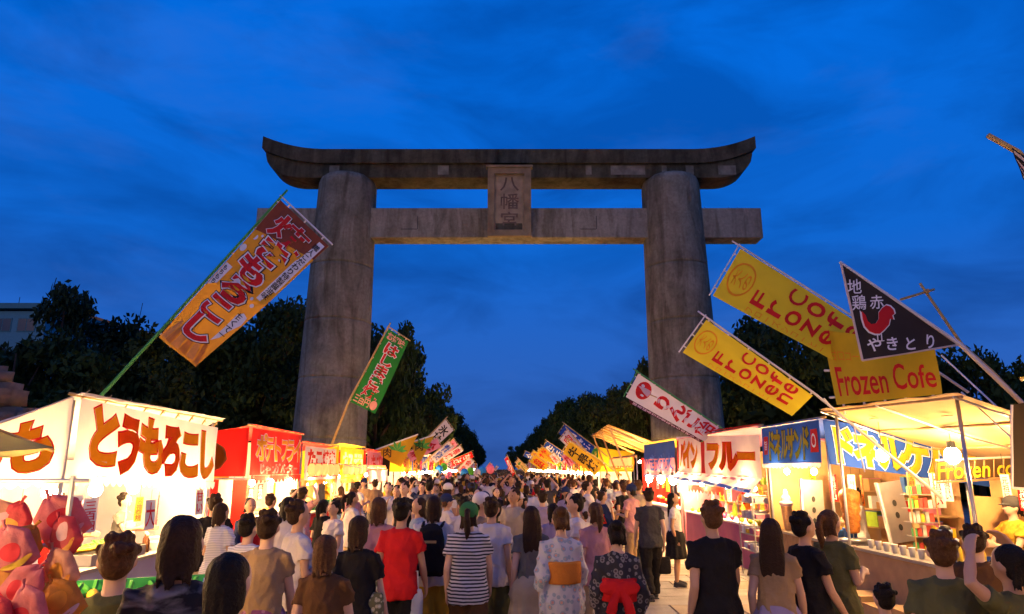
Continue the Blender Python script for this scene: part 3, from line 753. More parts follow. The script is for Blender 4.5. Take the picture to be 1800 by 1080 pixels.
# ------------------------------------------------ octopus dumpling stall (white, red writing)
S3 = Stall('dumpling_stall', 'narrow white framed stall with dense red lettering next to the red stall', -1, 17.9, 21.3, xf=5.06, zf=2.70, slope=0.1, depth=1.6, roof=M_red)
cl, oc = S3.front(2.62, 1.76, M_white, wave=0.012)
mi = MB()
for i, ch in enumerate('たこ焼き'): cl.glyphs(mi, ch, (0.07 + i * .22, .06, .30 + i * .22, .62), off=0.055)
mi.build('lettering', M_redT, oc); mi = MB(); cl.glyphs(mi, '大玉五百円也', (0.07, .64, .95, .94), off=0.04); mi.build('small_lettering', M_redT, oc)
S3.valance(1.755, 0.13, M_oran, 12); S3.counter(.9, M_steel, M_red); S3.back(2.5, .7, M_white)
S3.bulbs((.2, .75), 1.68, .02, 'bare bulb in the white dumpling stall', 160, .3, 'bulbs of the dumpling stall')

# ------------------------------------------------ yellow sponge cake stall
S4 = Stall('cake_stall', 'yellow stall with pale lettering in front of the stone pillar', -1, 21.9, 25.6, xf=5.06, zf=2.80, slope=0.06, depth=1.6, roof=M_yel)
cl, oc = S4.front(2.72, 1.72, M_yel, wave=0.03)
mi = MB(); cl.glyphs(mi, 'カステラ', (.08, .12, .92, .78), off=.05); mi.build('lettering', mat('pale_pink_print', (.78, .55, .50), .8, .05), oc)
S4.end(2.72, 1.75, M_yel); S4.valance(1.715, .13, M_oran, 12); S4.counter(.9, M_wood, M_oran); S4.back(2.5, .7, M_cream)
S4.bulbs((.2, .7), 1.80, .1, 'bare bulb in the yellow cake stall', 150, .3, 'bulbs of the cake stall')
# pale fascia cloth hung out over the queue, lit from behind
cl = Cloth(S4.p(0, .95, 2.0), S4.p(1, .95, 2.0), S4.p(1, .98, 1.62), S4.p(0, .98, 1.62), wave=.01); cl.mesh(14, 3).build('fascia_cloth', M_white, S4.o, smooth=True)
MB().bar(S4.p(0, .95, 2.02), S4.p(1, .95, 2.02), .03).build('fascia_rail', M_wood, S4.o); MB().bar(S4.p(0, .98, 1.61), S4.p(1, .98, 1.61), .03).build('fascia_trim', M_red, S4.o)
for t_ in (0, .5, 1): MB().bar(S4.p(t_, 0, 2.2), S4.p(t_, .95, 2.02), .025).build('fascia_arm', M_pole, S4.o)
S4.bulbs((.25, .75), 1.85, -.7, 'bulb behind the pale fascia of the yellow cake stall', 90, .15, 'fascia bulbs')
# ------------------------------------------------ pink stall
S5 = Stall('pink_stall', 'small pink and red stall with an orange ball painted at its end', -1, 26.1, 29.6, xf=5.02, zf=2.74, slope=.06, depth=1.3, roof=M_red)
cl, oc = S5.front(2.70, 1.72, M_pink, wave=.03)
mi = MB(); cl.glyphs(mi, 'いちご飴', (.05, .1, .95, .9), off=.05); mi.build('lettering', M_redp, oc)
S5.end(2.7, 1.75, M_red); S5.counter(.9, M_wood, M_yel); S5.valance(1.715, .12, M_yel, 12); S5.back(2.4, .7, M_white)
S5.bulbs((.3, .8), 1.68, .0, 'bare bulb in the pink candy stall', 150, .3, 'bulbs of the pink stall')
cl = Cloth(S5.p(1, .35, 2.55) + Vector((0, 0, 0)), S5.p(1, -.35, 2.55), S5.p(1, -.35, 1.75), S5.p(1, .35, 1.75))
sg = cl.mesh(3, 3).build('round_sign', M_blackp); tag(sg, 'black sign board with a bright orange ball at the end of the pink stall', 'sign')
m_ = MB(); cl.ellipse(m_, (.5, .5), (.36, .36)); m_.build('orange_ball', M_orange, sg)

# ================================================================ right side
# ------------------------------------------------ frozen coffee stall with a raised awning
S6 = Stall('coffee_stall', 'coffee stall with a raised glowing cream awning and yellow signs', 1, 7.75, 10.6, xf=5.12, zf=2.86, slope=0.30, depth=2.3)
# awning: high edge over the lane, falling to the back, with battens below
aw = Cloth((lane(4.98, 10.7), 10.75, 2.95), (lane(4.98, 7.5), 7.45, 2.86), (lane(7.5, 7.5), 7.45, 2.14), (lane(7.5, 10.7), 10.75, 2.14), wave=.02, nw=2)
aw.sag = -0.06 if aw.n.z > 0 else 0.06
awo = aw.mesh(18, 12).build('awning', M_cream, S6.o, smooth=True)
for v in (0.02, .34, .66): 
    MB().tube([aw.S(0, v, .03 * (-1 if aw.n.z > 0 else 1)), aw.S(1, v, .03 * (-1 if aw.n.z > 0 else 1))], .018, 6).build('batten', M_wood, awo)
for u in (.02, .5, .98):
    MB().tube([aw.S(u, k / 6, .045 * (-1 if aw.n.z > 0 else 1)) for k in range(7)], .014, 6).build('rafter', M_pole, awo)
for u, v in ((.25, .16), (.45, .12), (.7, .2)): MB().box(aw.S(u, v, .03 * (-1 if aw.n.z > 0 else 1)), (.05, .16, .012)).build('clip', M_card, awo)
S6.counter(.95, M_steel, M_card, t0=.02, t1=.98, dep=.6)
S6.back(2.2, .3, M_cream)
bulb((lane(5.55, 10.2), 10.15, 2.24), 'bright bulb at the far corner of the coffee awning', 75, .45, .085)
bulb((lane(6.05, 9.3), 9.35, 2.22), 'bright bulb hanging under the middle of the coffee awning', 85, .35, .10)
bulb((lane(5.9, 8.0), 8.0, 2.15), 'bare bulb near the open end of the coffee stall', 90, .4, .045)
# yellow word sign hung inside, facing down the lane
a, b, c_, e_ = (at(x, y, 9.3) for x, y in ((1648, 812), (1784, 806), (1784, 838), (1648, 846)))
sg = empty('lettered_sign', (a + c_) / 2); tag(sg, 'open yellow block letters reading Frozen Co on a rail in the coffee stall', 'sign')
cl = Cloth(a, b, c_, e_)
m_ = MB(); cl.glyphs(m_, 'Frozen co', (.0, .06, 1.0, .94), off=.012, fit=True); mm = m_.build('lettering', M_yelp, sg)
up = Vector((0, .03, .02)); MB().bar(a + up, b + up, .025).build('rail', M_pvc, sg); MB().bar(e_ + Vector((0, .03, -.02)), c_ + Vector((0, .03, -.02)), .025).build('rail', M_wood, sg)
bk = MB(); bk.grid(lambda u, v: cl.S(u, v, .06), 6, 2); bk.build('backing', mat('smoky_board', (.10, .06, .03), .7, .15), sg)
for k in range(9): MB().bar(a.lerp(b, k / 8) + Vector((0, .03, 0)), e_.lerp(c_, k / 8) + Vector((0, .03, 0)), .012).build('slat', M_wood, sg)
# yellow Frozen Cofe sheet above the awning
q = [at(1444, 580, 10.4), at(1642, 605, 8.6), at(1656, 693, 8.6), at(1470, 712, 10.4)]
cl = Cloth(*q, wave=.012, nw=2)
sh = cl.mesh(16, 8).build('coffee_sheet', M_yel); tag(sh, 'yellow sheet with red words Frozen Cofe tied above the coffee awning', 'banner')
m_ = MB(); cl.glyphs(m_, 'Frozen', (.06, .50, .56, .90), off=.012, fit=True); m_.build('lettering', M_redp, sh); m_ = MB(); cl.glyphs(m_, 'Cofe', (.62, .42, .97, .86), off=.012, fit=True); m_.build('lettering', M_redp, sh)
m_ = MB(); cl.glyphs(m_, '甘口コーヒー', (.04, .26, .5, .42), off=.01); m_.build('small_lettering', M_orange, sh)
m_ = MB()
for u in (.08, .3, .5, .7, .92): m_.tube([cl.S(u, 1.0), cl.S(u, 1.14)], .018, 6)
for v in (.2, .55, .9): m_.tube([cl.S(0, v), cl.S(-.06, v)], .018, 6)
m_.build('tie_loop', M_pvc, sh)
# poles and guys of the coffee stall
def pole_thing(name, label, cat, pts, r, m, parent=None):
    o = MB().tube(pts, r, 8).build(name, m, parent, smooth=True)
    if parent is None: tag(o, label, cat)
    return o
# shelf of packets, card sheet, red cloth, dark hanging banner
shf = empty('snack_shelf', (5.55, 10.2, 0)); tag(shf, 'tall narrow wire shelf of coloured packets under the coffee awning', 'shelf')
X0, X1, Y0 = 5.62, 5.98, 10.0
for x in (X0, X1): MB().tube([(x, Y0, 0), (x, Y0, 2.0)], .012, 6).build('upright', M_wood, shf)
pk = [mat('packet_%d' % i, c, .4, .15, 20) for i, c in enumerate(((.75, .7, .6), (.1, .4, .12), (.75, .5, .05), (.6, .08, .06), (.2, .3, .6), (.6, .58, .55)))]
for r_ in range(7):
    z = .55 + r_ * .19
    MB().box(((X0 + X1) / 2, Y0 + .12, z), (X1 - X0, .26, .012)).build('board', M_steel, shf)
    for k in range(5):
        h = random.uniform(.10, .16); o = MB().box((X0 + .045 + k * .066, Y0 + .08, z + .007 + h / 2), (.055, .05, h), rz=random.uniform(-.15, .15)).build('snack_packet', random.choice(pk))
        tag(o, 'small coloured snack packet standing on the narrow wire shelf', 'packet', 'packets on the wire shelf')
cl = Cloth((5.75, 8.9, 1.72), (6.9, 9.0, 1.66), (6.95, 8.95, .98), (5.72, 8.9, 1.0), wave=.035, nw=1.5)
tag(cl.mesh(12, 8).build('card_sheet', M_card, smooth=True), 'crumpled tan cardboard sheet leaning inside the coffee stall', 'cardboard')
cl = Cloth((6.35, 8.8, 2.0), (6.62, 8.8, 2.0), (6.75, 8.75, 1.52), (6.5, 8.75, 1.5), wave=.03, nw=1.5)
tag(cl.mesh(8, 5).build('red_cloth', M_red, smooth=True), 'red cloth hanging below the open yellow lettering', 'cloth')
cl = Cloth(at(1779, 712, 6.4), at(1900, 690, 6.4), at(1900, 868, 6.4), at(1781, 858, 6.4), wave=.015, nw=1.5)
db = cl.mesh(8, 8).build('dark_banner', mat('dark_brown_cloth', (.045, .032, .02), .85, .15, 4), smooth=True); tag(db, 'dark brown cloth banner with a pale hem hung by the coffee stall end', 'banner')
m_ = MB(); m_.tube([cl.S(0, k / 6) for k in range(7)], .012, 5); m_.tube([cl.S(k / 6, 1) for k in range(7)], .012, 5); m_.build('hem', M_pvc, db)
# counter goods: bottles and syrups, boxes below
for k in range(8):
    bottle('slim syrup bottle lined up on the coffee stall counter', S6.p(.06 + .035 * k, -.18 - .05 * (k % 2), .95), pk[(2, 3, 0, 1, 2, 5, 3, 0)[k]], .3, .032, 'syrup bottles')
for k in range(7):
    o = MB().lathe(S6.p(.45 + .07 * k, -.16, .95), [(.03, 0), (.042, .11), (.044, .115), (.04, .115)], 12).build('paper_cup', M_paper, smooth=True); tag(o, 'white paper cup on the coffee stall counter', 'cup', 'cups on the coffee counter')
m_ice = mat('blender_blue', (.25, .35, .5), .2, .1)
o = empty('blender', S6.p(.34, -.3, .95)); tag(o, 'countertop blender beside the syrup bottles', 'blender'); p_ = S6.p(.34, -.3, .95)
MB().lathe(p_, [(.09, 0), (.085, .1), (.06, .14)], 12).build('base', M_dark, o, smooth=True); MB().lathe(p_ + Vector((0, 0, .14)), [(.055, 0), (.08, .22), (.08, .24)], 12).build('jug', m_ice, o, smooth=True); MB().lathe(p_ + Vector((0, 0, .38)), [(.07, 0), (.05, .04), (.01, .05)], 12).build('lid', M_dark, o, smooth=True)
for k in range(5):
    boxthing('carton', 'plain tan carton stacked under the coffee counter', 'carton', (S6.xa - .05 + .12 + (k % 2) * .02 - .35, 8.2 + .52 * k, 0.017), (.36, .44, .34 + .06 * (k % 2)), M_card, 'cartons below the counter', lid=M_card)

# ------------------------------------------------ doner stall (blue)
S7 = Stall('kebab_stall', 'blue stall with yellow katakana lettering and a meat spit', 1, 10.95, 13.4, xf=5.1, zf=2.80, slope=.12, depth=2.1, roof=M_blue)
cl, oc = S7.front(2.80, 2.14, M_blue, wave=.012)
mo = MB(); mi = MB()
for i, ch in enumerate('ドネルサンド'):
    bx = (.14 + i * .118, .06, .27 + i * .118, .94); cl.ring(mo, ch, bx, .04, .068, lift=.016); cl.glyphs(mi, ch, bx, off=.04, lift=.018)
mo.build('lettering_outline', M_blackp, oc); mi.build('lettering', M_yelT, oc)
m_ = MB(); cl.shape(m_, [(.04, .25), (.13, .25), (.13, .75), (.04, .75)]); m_.build('red_square', M_redp, oc); m_ = MB(); cl.shape(m_, [(.87, .2), (.97, .2), (.97, .75), (.87, .75)]); m_.build('red_square', M_redp, oc)
m_ = MB(); cl.ellipse(m_, (.92, .47), (.03, .17), lift=.012, hole=.7); cl.glyphs(m_, '旨', (.055, .36, .115, .64), lift=.012, off=.02); m_.build('square_mark', M_whitep, oc)
S7.valance(2.135, .08, M_white, 16)
# the sagging second banner across its open end
cl = Cloth((lane(5.08, 10.9), 10.88, 2.80), (7.15, 10.6, 2.42), (7.2, 10.6, 1.78), (lane(5.12, 10.9), 10.88, 2.12), wave=.02, nw=1.5)
oc = cl.mesh(20, 6).build('kebab_banner', M_blue, smooth=True); tag(oc, 'sagging blue banner with fat yellow katakana across the kebab stall end', 'banner')
mo = MB(); mi = MB(); mw = MB()
for i, ch in enumerate('ドネルケバブ'):
    bx = (.02 + i * .155, .08 + .02 * i, .18 + i * .155, .96); cl.ring(mw, ch, bx, .07, .095, lift=.015); cl.ring(mo, ch, bx, .05, .07, lift=.017); cl.glyphs(mi, ch, bx, off=.05, lift=.02)
mw.build('lettering_halo', M_whitep, oc); mo.build('lettering_outline', M_blackp, oc); mi.build('lettering', M_yelT, oc)
S7.counter(.95, M_steel, M_wood); S7.back(2.4, .1, M_wood); S7.end(2.7, .1, M_card, name='end_sheet', near=False)
S7.bulbs((.3, .75), 2.0, .12, 'bare bulb under the blue kebab curtain', 110, .1, 'bulbs of the kebab stall')
# meat spit
m_meat = mat('roast_meat', (.42, .15, .03), .45, .55, 14, bump=1.0, bscale=22)
p_ = Vector((lane(5.5, 11.3), 11.15, .95)); o = empty('kebab_spit', p_); tag(o, 'tapered stack of roasting orange brown meat on a vertical spit', 'kebab spit')
mb = MB(); mb.lathe(p_, [(.05, .12), (.09, .13)] + [(.10 + .06 * (k / 9) ** .8 + .012 * math.sin(k * 2.7), .15 + k * .065) for k in range(10)] + [(.10, .78), (.03, .80)], 18)
meat = mb.mesh('meat', m_meat, smooth=True)
for v in meat.vertices: v.co += Vector(noise.noise_vector(v.co * 9)) * .012
link('meat', meat, o)
MB().tube([p_, p_ + Vector((0, 0, .95))], .010, 6).build('rod', M_steel, o); MB().lathe(p_, [(.2, 0), (.21, .03), (.19, .05)], 16).build('drip_pan', M_steel, o, smooth=True)
for k, (x, y, lab) in enumerate(((5.36, 12.2, 'tall steel grill panel left of the meat spit'), (6.15, 10.95, 'tall tilted steel panel with heart cut marks right of the meat spit'))):
    p_ = Vector((lane(x, y), y, .96)); o = empty('grill_panel', p_); tag(o, lab, 'steel panel')
    Mr = Matrix.Rotation(R(-8 if k else 2), 3, 'Y')
    MB().box(p_ + Mr @ Vector((0, 0, .45)), (.36, .04, .9), M=Mr).build('plate', M_steel, o)
    MB().box(p_ + Mr @ Vector((-.19, 0, .45)), (.025, .07, .92), M=Mr).build('edge_strip', M_paper, o)
    cl = Cloth(*[p_ + Mr @ Vector(v) for v in ((-.1, -.03, .7), (.1, -.03, .7), (.1, -.03, .1), (-.1, -.03, .1))], side=1)
    m_ = MB()
    for j in range(3): cl.ellipse(m_, (.5, .2 + j * .3), (.16, .08), lift=.004)
    m_.build('vent_hole', M_dark, o)
# ice cream cone display
p_ = Vector((lane(5.22, 13.0), 12.95, .96)); o = empty('cone_display', p_); tag(o, 'oversized ice cream cone display on the kebab counter', 'cone display')
MB().lathe(p_, [(.06, 0), (.07, .1), (.095, .40), (.10, .42), (.09, .43)], 16).build('wafer', mat('wafer_tan', (.62, .33, .14), .7, .2, 24, bump=.5), o, smooth=True)
MB().lathe(p_ + Vector((0, 0, .42)), [(.09, 0), (.12, .04), (.11, .08), (.08, .11), (.09, .14), (.07, .18), (.045, .21), (.05, .24), (.02, .30)], 16).build('swirl', mat('pale_swirl', (.78, .55, .55), .6, .1), o, smooth=True)

# ------------------------------------------------ fruit stall (white with orange katakana)
S8 = Stall('fruit_stall', 'white and pink fruit stall with orange katakana and a blue hem', 1, 13.6, 20.0, xf=5.12, zf=2.84, slope=.10, depth=2.0, roof=M_pink)
cl, oc = S8.front(2.70, 1.86, M_white, z0b=2.94, z1b=1.96, wave=.02, nw=4)
mo = MB(); mi = MB()
for i, (ch, u0, w) in enumerate((('パ', .06, .09), ('イ', .14, .09), ('ン', .23, .10), ('フ', .46, .16), ('ル', .62, .17), ('ー', .80, .16))):
    bx = (u0, .12, u0 + w, .88); cl.ring(mo, ch, bx, .055, .085, lift=.016); cl.glyphs(mi, ch, bx, off=.055, lift=.018)
mo.build('lettering_outline', M_redT, oc); mi.build('lettering', M_orangeT, oc)
m_ = MB(); cl.shape(m_, [(.385, .05), (.43, .05), (.43, .98), (.385, .98)]); cl.shape(m_, [(.0, .08), (.035, .08), (.035, .98), (.0, .98)]); m_.build('red_band', M_redp, oc)
m_ = MB(); cl.shape(m_, [(.39, .02), (.43, .02), (.42, .16), (.40, .16)], .016); m_.build('leaf_mark', M_leafg, oc)
# pink lower skirt flaring out with a blue hem
a0, a1, b1, b0 = S8.p(1, .07, 1.96), S8.p(0, .07, 1.86), S8.p(0, .30, 1.60), S8.p(1, .30, 1.80)
cl = Cloth(a0, a1, b1, b0, wave=.02, nw=5); sk = cl.mesh(26, 5).build('eave_skirt', M_white, S8.o, smooth=True)
for k in range(6):
    u = k / 6; c2 = Cloth(cl.S(u + .01, .78, -.012), cl.S(u + .15, .78, -.012), cl.S(u + .15, 1.06, -.012), cl.S(u + .01, 1.06, -.012)); c2.mesh(4, 2).build('hem_piece', mat('blue_hem', (.10, .22, .70), .8, .1, trans=.3), sk)
m_ = MB()
for k in range(9): cl.shape(m_, [(.03 + k * .1, .12), (.1 + k * .1, .12), (.09 + k * .1, .30), (.04 + k * .1, .30)])
m_.build('pink_print', M_pink, sk)
S8.end(2.70, 1.75, M_white, name='side_curtain'); 
for k in range(4):  # striped roof ends
    MB().bar(S8.p(0, .03 - k * .28, 2.90 - k * .03), S8.p(.55, .03 - k * .28, 2.94 - k * .03), .10, .015).build('roof_stripe', (M_red, M_white)[k % 2], S8.o)
S8.counter(.92, M_paper, M_pink, dep=.8); S8.back(2.5, .1, M_wood); S8.end(2.7, .1, M_pink, name='end_sheet', near=False)
S8.bulbs((.12, .4, .7, .95), 1.66, .05, 'bare bulb in the fruit stall', 150, .3, 'bulbs of the fruit stall')
# red fringe and fruit
S8.valance(1.62, .2, M_red, 10, out=-.1, t0=.45, t1=.95, name='red_fringe')
fr = [mat('fruit_%d' % i, c, .35, .2, 12) for i, c in enumerate(((.75, .04, .03), (.85, .35, .03), (.30, .5, .05), (.85, .62, .05), (.6, .05, .2)))]
for k in range(44):
    p_ = S8.p(.03 + .94 * (k // 4) / 11 + random.uniform(-.008, .008), -.10 - .17 * (k % 4), .92 + .055)
    m_ = random.choice(fr); o = empty('fruit', p_ - Vector((0, 0, .055))); cn = {0: 'red', 1: 'orange', 2: 'green', 3: 'yellow', 4: 'magenta'}[fr.index(m_)]
    tag(o, '%s fruit laid out in rows on the fruit stall counter' % cn, 'fruit', '%s fruit on the counter' % cn)
    MB().ball(p_, .055, 10, 7, (1, 1, .92)).build('flesh', m_, o, smooth=True); MB().tube([p_ + Vector((0, 0, .045)), p_ + Vector((.006, 0, .075))], .005, 5).build('stalk', M_leafg, o)
for k in range(10):
    p_ = S8.p(.05 + .095 * k, -.68, .92); c = ('red', 'yellow', 'green', 'white')[k % 4]
    bottle('tall %s juice cup at the back of the fruit counter' % c, p_, (fr[0], fr[3], fr[2], M_paper)[k % 4], .34, .06, '%s juice cups' % c, cat='cup', name='juice_cup')
# rack of trays between fruit and kebab stalls
rk = empty('tray_rack', (lane(5.0, 13.7), 13.9, 0)); tag(rk, 'rack of stacked white food trays at the near end of the fruit stall', 'rack')
for x in (4.62, 5.02):
    for y in (13.62, 14.5): MB().tube([(x, y, .017), (x, y, 1.5)], .012, 6).build('upright', M_pole, rk)
for r_ in range(4): MB().box((4.82, 14.06, .5 + r_ * .3), (.42, .92, .015)).build('board', M_steel, rk)
for r_ in range(4):
    for k in range(4):
        boxthing('food_tray', 'clear lidded food tray on the rack by the fruit stall', 'food tray', (4.82 + random.uniform(-.03, .03), 13.75 + k * .21, .51 + r_ * .3), (.3, .17, .08 + .03 * (k % 2)), random.choice((M_paper, M_pink, M_yelp, M_white)), 'trays on the rack')

# ------------------------------------------------ blue and pink shaved ice stall
S9 = Stall('shaved_ice_stall', 'pink and blue stall at the foot of the pillar behind the apple candy flag', 1, 20.4, 24.8, xf=5.16, zf=2.88, slope=.06, depth=1.5, roof=M_yel)
cl, oc = S9.front(2.86, 2.36, M_blue, wave=.02); cl2, oc2 = S9.front(2.36, 1.86, M_pink, name='lower_curtain', out=.08, wave=.03)
m_ = MB(); cl2.glyphs(m_, 'かき氷氷氷', (.05, -.35, .95, .8), off=.03); m_.build('lettering', mat('blue_print', (.05, .12, .55), .8, .05), oc2)
S9.end(2.86, 1.86, M_white); S9.valance(1.855, .1, mat('blue_hem', (.1, .22, .7)), 12); S9.counter(.92, M_paper, M_white); S9.back(2.5, .1, M_card)
S9.bulbs((.05, .4, .8), 1.72, -.1, 'dazzling bulb at the eave of the shaved ice stall', 170, .1, 'eave bulbs of the shaved ice stall', .12)

# ------------------------------------------------ wooden stall with a propped ochre roof
S10 = Stall('timber_stall', 'timber framed stall with a propped ochre plank roof and open rafters', 1, 25.6, 30.6, xf=4.95, zf=2.5, slope=0, depth=1.3)
m_och = mat('ochre_plank', (.45, .24, .04), .75, .3, 5, bump=.3)
rt = empty_part = None
for k in range(7):
    t0 = k / 7
    a, b = S10.p(t0 + .005, .95, 3.62 - .03 * k), S10.p(t0 + .137, .95, 3.62 - .03 * k)
    c, d = S10.p(t0 + .137, -1.3, 2.75), S10.p(t0 + .005, -1.3, 2.75)
    mb = MB(); n = Vector((0, 0, .03)); mb.add([a, b, c, d, a + n, b + n, c + n, d + n], [(0, 1, 2, 3), (7, 6, 5, 4), (0, 4, 5, 1), (1, 5, 6, 2), (2, 6, 7, 3), (3, 7, 4, 0)]); mb.build('roof_plank', m_och, S10.o)
for t_ in (0.02, .5, .98):
    MB().bar(S10.p(t_, .0, 1.0), S10.p(t_, .9, 3.55), .06).build('prop', M_wood, S10.o); MB().bar(S10.p(t_, -.9, 2.7), S10.p(t_, .9, 3.52), .07).build('rafter', M_wood, S10.o)
MB().bar(S10.p(-.02, 0, 2.5), S10.p(1.02, 0, 2.5), .08).build('beam', M_wood, S10.o)
cl, oc = S10.front(2.46, 2.02, M_oran, wave=.02); m_ = MB(); cl.glyphs(m_, '焼とうもろこし', (.05, .1, .95, .9), off=.03); m_.build('lettering', M_whitep, oc)
S10.counter(.9, M_wood, M_oran); S10.back(2.5, .4, M_red)
S10.bulbs((.15, .5, .85), 2.3, .3, 'bare bulb under the timber stall beam', 160, .1, 'bulbs of the timber stall')

# ------------------------------------------------ the stalls beyond, smaller and smaller
schemes = [('yellow', M_yel, 'red', M_red, '金魚すくい', M_redp), ('white', M_white, 'blue', M_blue, 'わたがし', M_redp), ('red', M_red, 'white', M_white, 'くじびき', M_whitep), ('orange', M_oran, 'yellow', M_yel, '焼そば', M_blackp),
           ('pink', M_pink, 'white', M_tarp, 'クレープ', M_redp), ('green', M_green, 'yellow', M_yel, 'いか焼', M_yelp), ('blue', M_blue, 'white', M_white, 'かき氷', M_whitep), ('white', M_white, 'red', M_red, 'お面', M_blackp)]
def far_stall(side, d, k, ln):
    cn, cm, rn, rm, tx, tm = schemes[k % 8]
    st = Stall('festival_stall', '%s curtained stall with %s roof beyond the torii on the %s side' % (cn, rn, 'corn stall' if side < 0 else 'coffee stall'), side, d, d + ln, xf=5.0, zf=2.85 + .25 * ((k * 7) % 3) / 2, slope=.12, depth=1.7, roof=rm)
    st.o['group'] = 'stalls beyond the torii'
    cl, oc = st.front(st.zf - .02, 1.88, cm, wave=.03); m_ = MB(); cl.glyphs(m_, tx, (.06, .12, .94, .88), off=.05); m_.build('lettering', tm, oc)
    st.end(st.zf - .02, 1.9, (cm, rm)[k % 2]); st.valance(1.875, .12, rm, 10); st.counter(.9, M_paper, cm); st.back(2.4, .5, M_white)
    return st
d = 35.4; k = 0
while d < 150:
    for side in (-1, 1):
        st = far_stall(side, d, k * 3 + (side > 0) * 5 + (k // 3), 3.7)
        st.bulbs((.15, .8) if d < 70 else (.5,), 1.80, -.06, 'lit bulb at the eave of a stall beyond the torii', 0 if d > 75 else 260, .1, 'far eave bulbs', .05 + d * .0007) if d < 75 else \
            [bulb(st.p(t_, .06, 1.80), 'lit bulb at the eave of a stall beyond the torii', 0, .1, .05 + d * .0009, 'far eave bulbs', light=False) for t_ in (.2, .7)]
    d += 4.3; k += 1

# ------------------------------------------------ the same two rows go on past and behind the camera
for side, dd, k in ((-1, 2.6, 5), (1, 2.7, 3), (-1, -1.9, 2), (1, -1.8, 0), (-1, -6.4, 6), (1, -6.3, 1)):
    st = far_stall(side, dd, k, 3.6); st.o['label'] = '%s curtained stall %s' % (schemes[k % 8][0], {2: 'next along from the corn stall', 3: 'next along from the coffee stall'}.get(3 if (side > 0 and dd > 0) else 2 if dd > 0 else 0, 'further along the lane behind the viewer, %s side' % ('corn' if side < 0 else 'coffee')))
    st.o['group'] = 'stalls along the near lane'
    st.bulbs((.2, .8), 1.80, -.06, 'unseen lit bulb at the eave of a stall beside the viewer', 65, .1, 'near eave bulbs')  # bulbs out of view, set at the eaves to light the near backs

# ------------------------------------------------ menu strips, paper lanterns and hanging goods under the eaves
strip_c = [('white', M_paper, M_redp), ('yellow', M_yel, M_redp), ('red', M_red, M_whitep), ('pink', M_pink, M_blackp), ('orange', M_oran, M_blackp)]
def strips(st, nm, n, z, inn, seed):
    rr = random.Random(seed)
    for k in range(n):
        cn, m, lm = rr.choice(strip_c); p = st.p((k + .5 + rr.uniform(-.2, .2)) / n, -inn - rr.uniform(0, .25), z); w, h = rr.uniform(.09, .15), rr.uniform(.32, .5)
        dy = -1 if st.s > 0 else 1; tw = rr.uniform(-.05, .05)
        cl = Cloth(p + Vector((tw, -w / 2 * dy, 0)), p + Vector((-tw, w / 2 * dy, 0)), p + Vector((-tw, w / 2 * dy, -h)), p + Vector((tw, -w / 2 * dy, -h)), wave=.008, nw=1)
        o = cl.mesh(4, 6).build('menu_strip', m, smooth=True); tag(o, '%s paper menu strip hanging under the eave of the %s' % (cn, nm), 'menu strip', '%s menu strips of the %s' % (cn, nm))
        q = MB(); cl.glyphs(q, rr.choice(('大盛三百円', '名物祭焼', '元祖旨い', '一本百円', '特製甘口')), (.15, .06, .85, .94), off=.02, vertical=True, lift=.004); q.build('lettering', lm, o)
        MB().tube([p, p + Vector((0, 0, .25))], .003, 4).build('string', M_cord, o)
strips(S1, 'corn stall', 6, 1.62, .5, 1); strips(S2, 'potato stall', 7, 1.72, .2, 2); strips(S3, 'dumpling stall', 6, 1.70, .25, 3); strips(S6, 'coffee stall', 7, 1.98, .9, 4); strips(S7, 'kebab stall', 6, 1.95, .5, 5); strips(S8, 'fruit stall', 12, 1.66, .35, 6); strips(S9, 'shaved ice stall', 7, 1.75, .2, 7); strips(S4, 'cake stall', 6, 1.7, .3, 8)
def lantern(p, label, group, r=.11):
    o = empty('paper_lantern', p); tag(o, label, 'lantern', group); p = Vector(p)
    MB().lathe(p, [(r * .5, -.16)] + [(r * (math.sin(math.pi * (k + 1) / 10) ** .5) * (1 + .03 * (k % 2)), -.15 + .30 * k / 8) for k in range(9)] + [(r * .5, .16)], 14).build('paper', M_lant, o, smooth=True)
    for z in (-.165, .165): MB().lathe(p + Vector((0, 0, z)), [(r * .5, -.012), (r * .52, 0), (r * .5, .012)], 12).build('rim', M_dark, o)
M_lant = mat('glowing_lantern', (.8, .12, .04), .7, .1, 4, emit=(1.0, .30, .08), estr=2.2)
for st, nm, n in ((S3, 'dumpling stall', 5), (S5, 'pink stall', 5), (S10, 'timber stall', 6), (S4, 'cake stall', 5)):
    for k in range(n): lantern(st.p((k + .5) / n, .16, 2.02 if st is not S10 else 2.30), 'glowing red paper lantern in the row along the %s' % nm, 'lanterns of the %s' % nm)
# crates, tubs and bags behind and beside the near counters
tubs = [('red', mat('tub_red', (.6, .04, .03), .4, .1)), ('blue', mat('tub_blue', (.04, .15, .5), .4, .1)), ('white', M_paper), ('green', mat('tub_green', (.04, .3, .1), .4, .1))]
def tub(p, cn, m, nm, r=.16, h=.2):
    p = Vector(p); o = empty('plastic_tub', p); tag(o, '%s plastic tub set on the %s' % (cn, nm), 'tub', '%s tubs on the %s' % (cn, nm))
    MB().lathe(p, [(r * .8, 0), (r, h), (r * 1.08, h), (r * 1.08, h - .02), (r * 1.0, h - .03)], 16).build('bowl', m, o, smooth=True); q = MB(); rr = random.Random(int(p.y * 100))
    for k in range(9): q.ball(p + Vector((rr.uniform(-.6, .6) * r, rr.uniform(-.6, .6) * r, h + .01)), .045, 7, 5)
    q.build('contents', rr.choice((M_corn, fr[0], fr[1], M_paper)), o, smooth=True)
rr = random.Random(9)
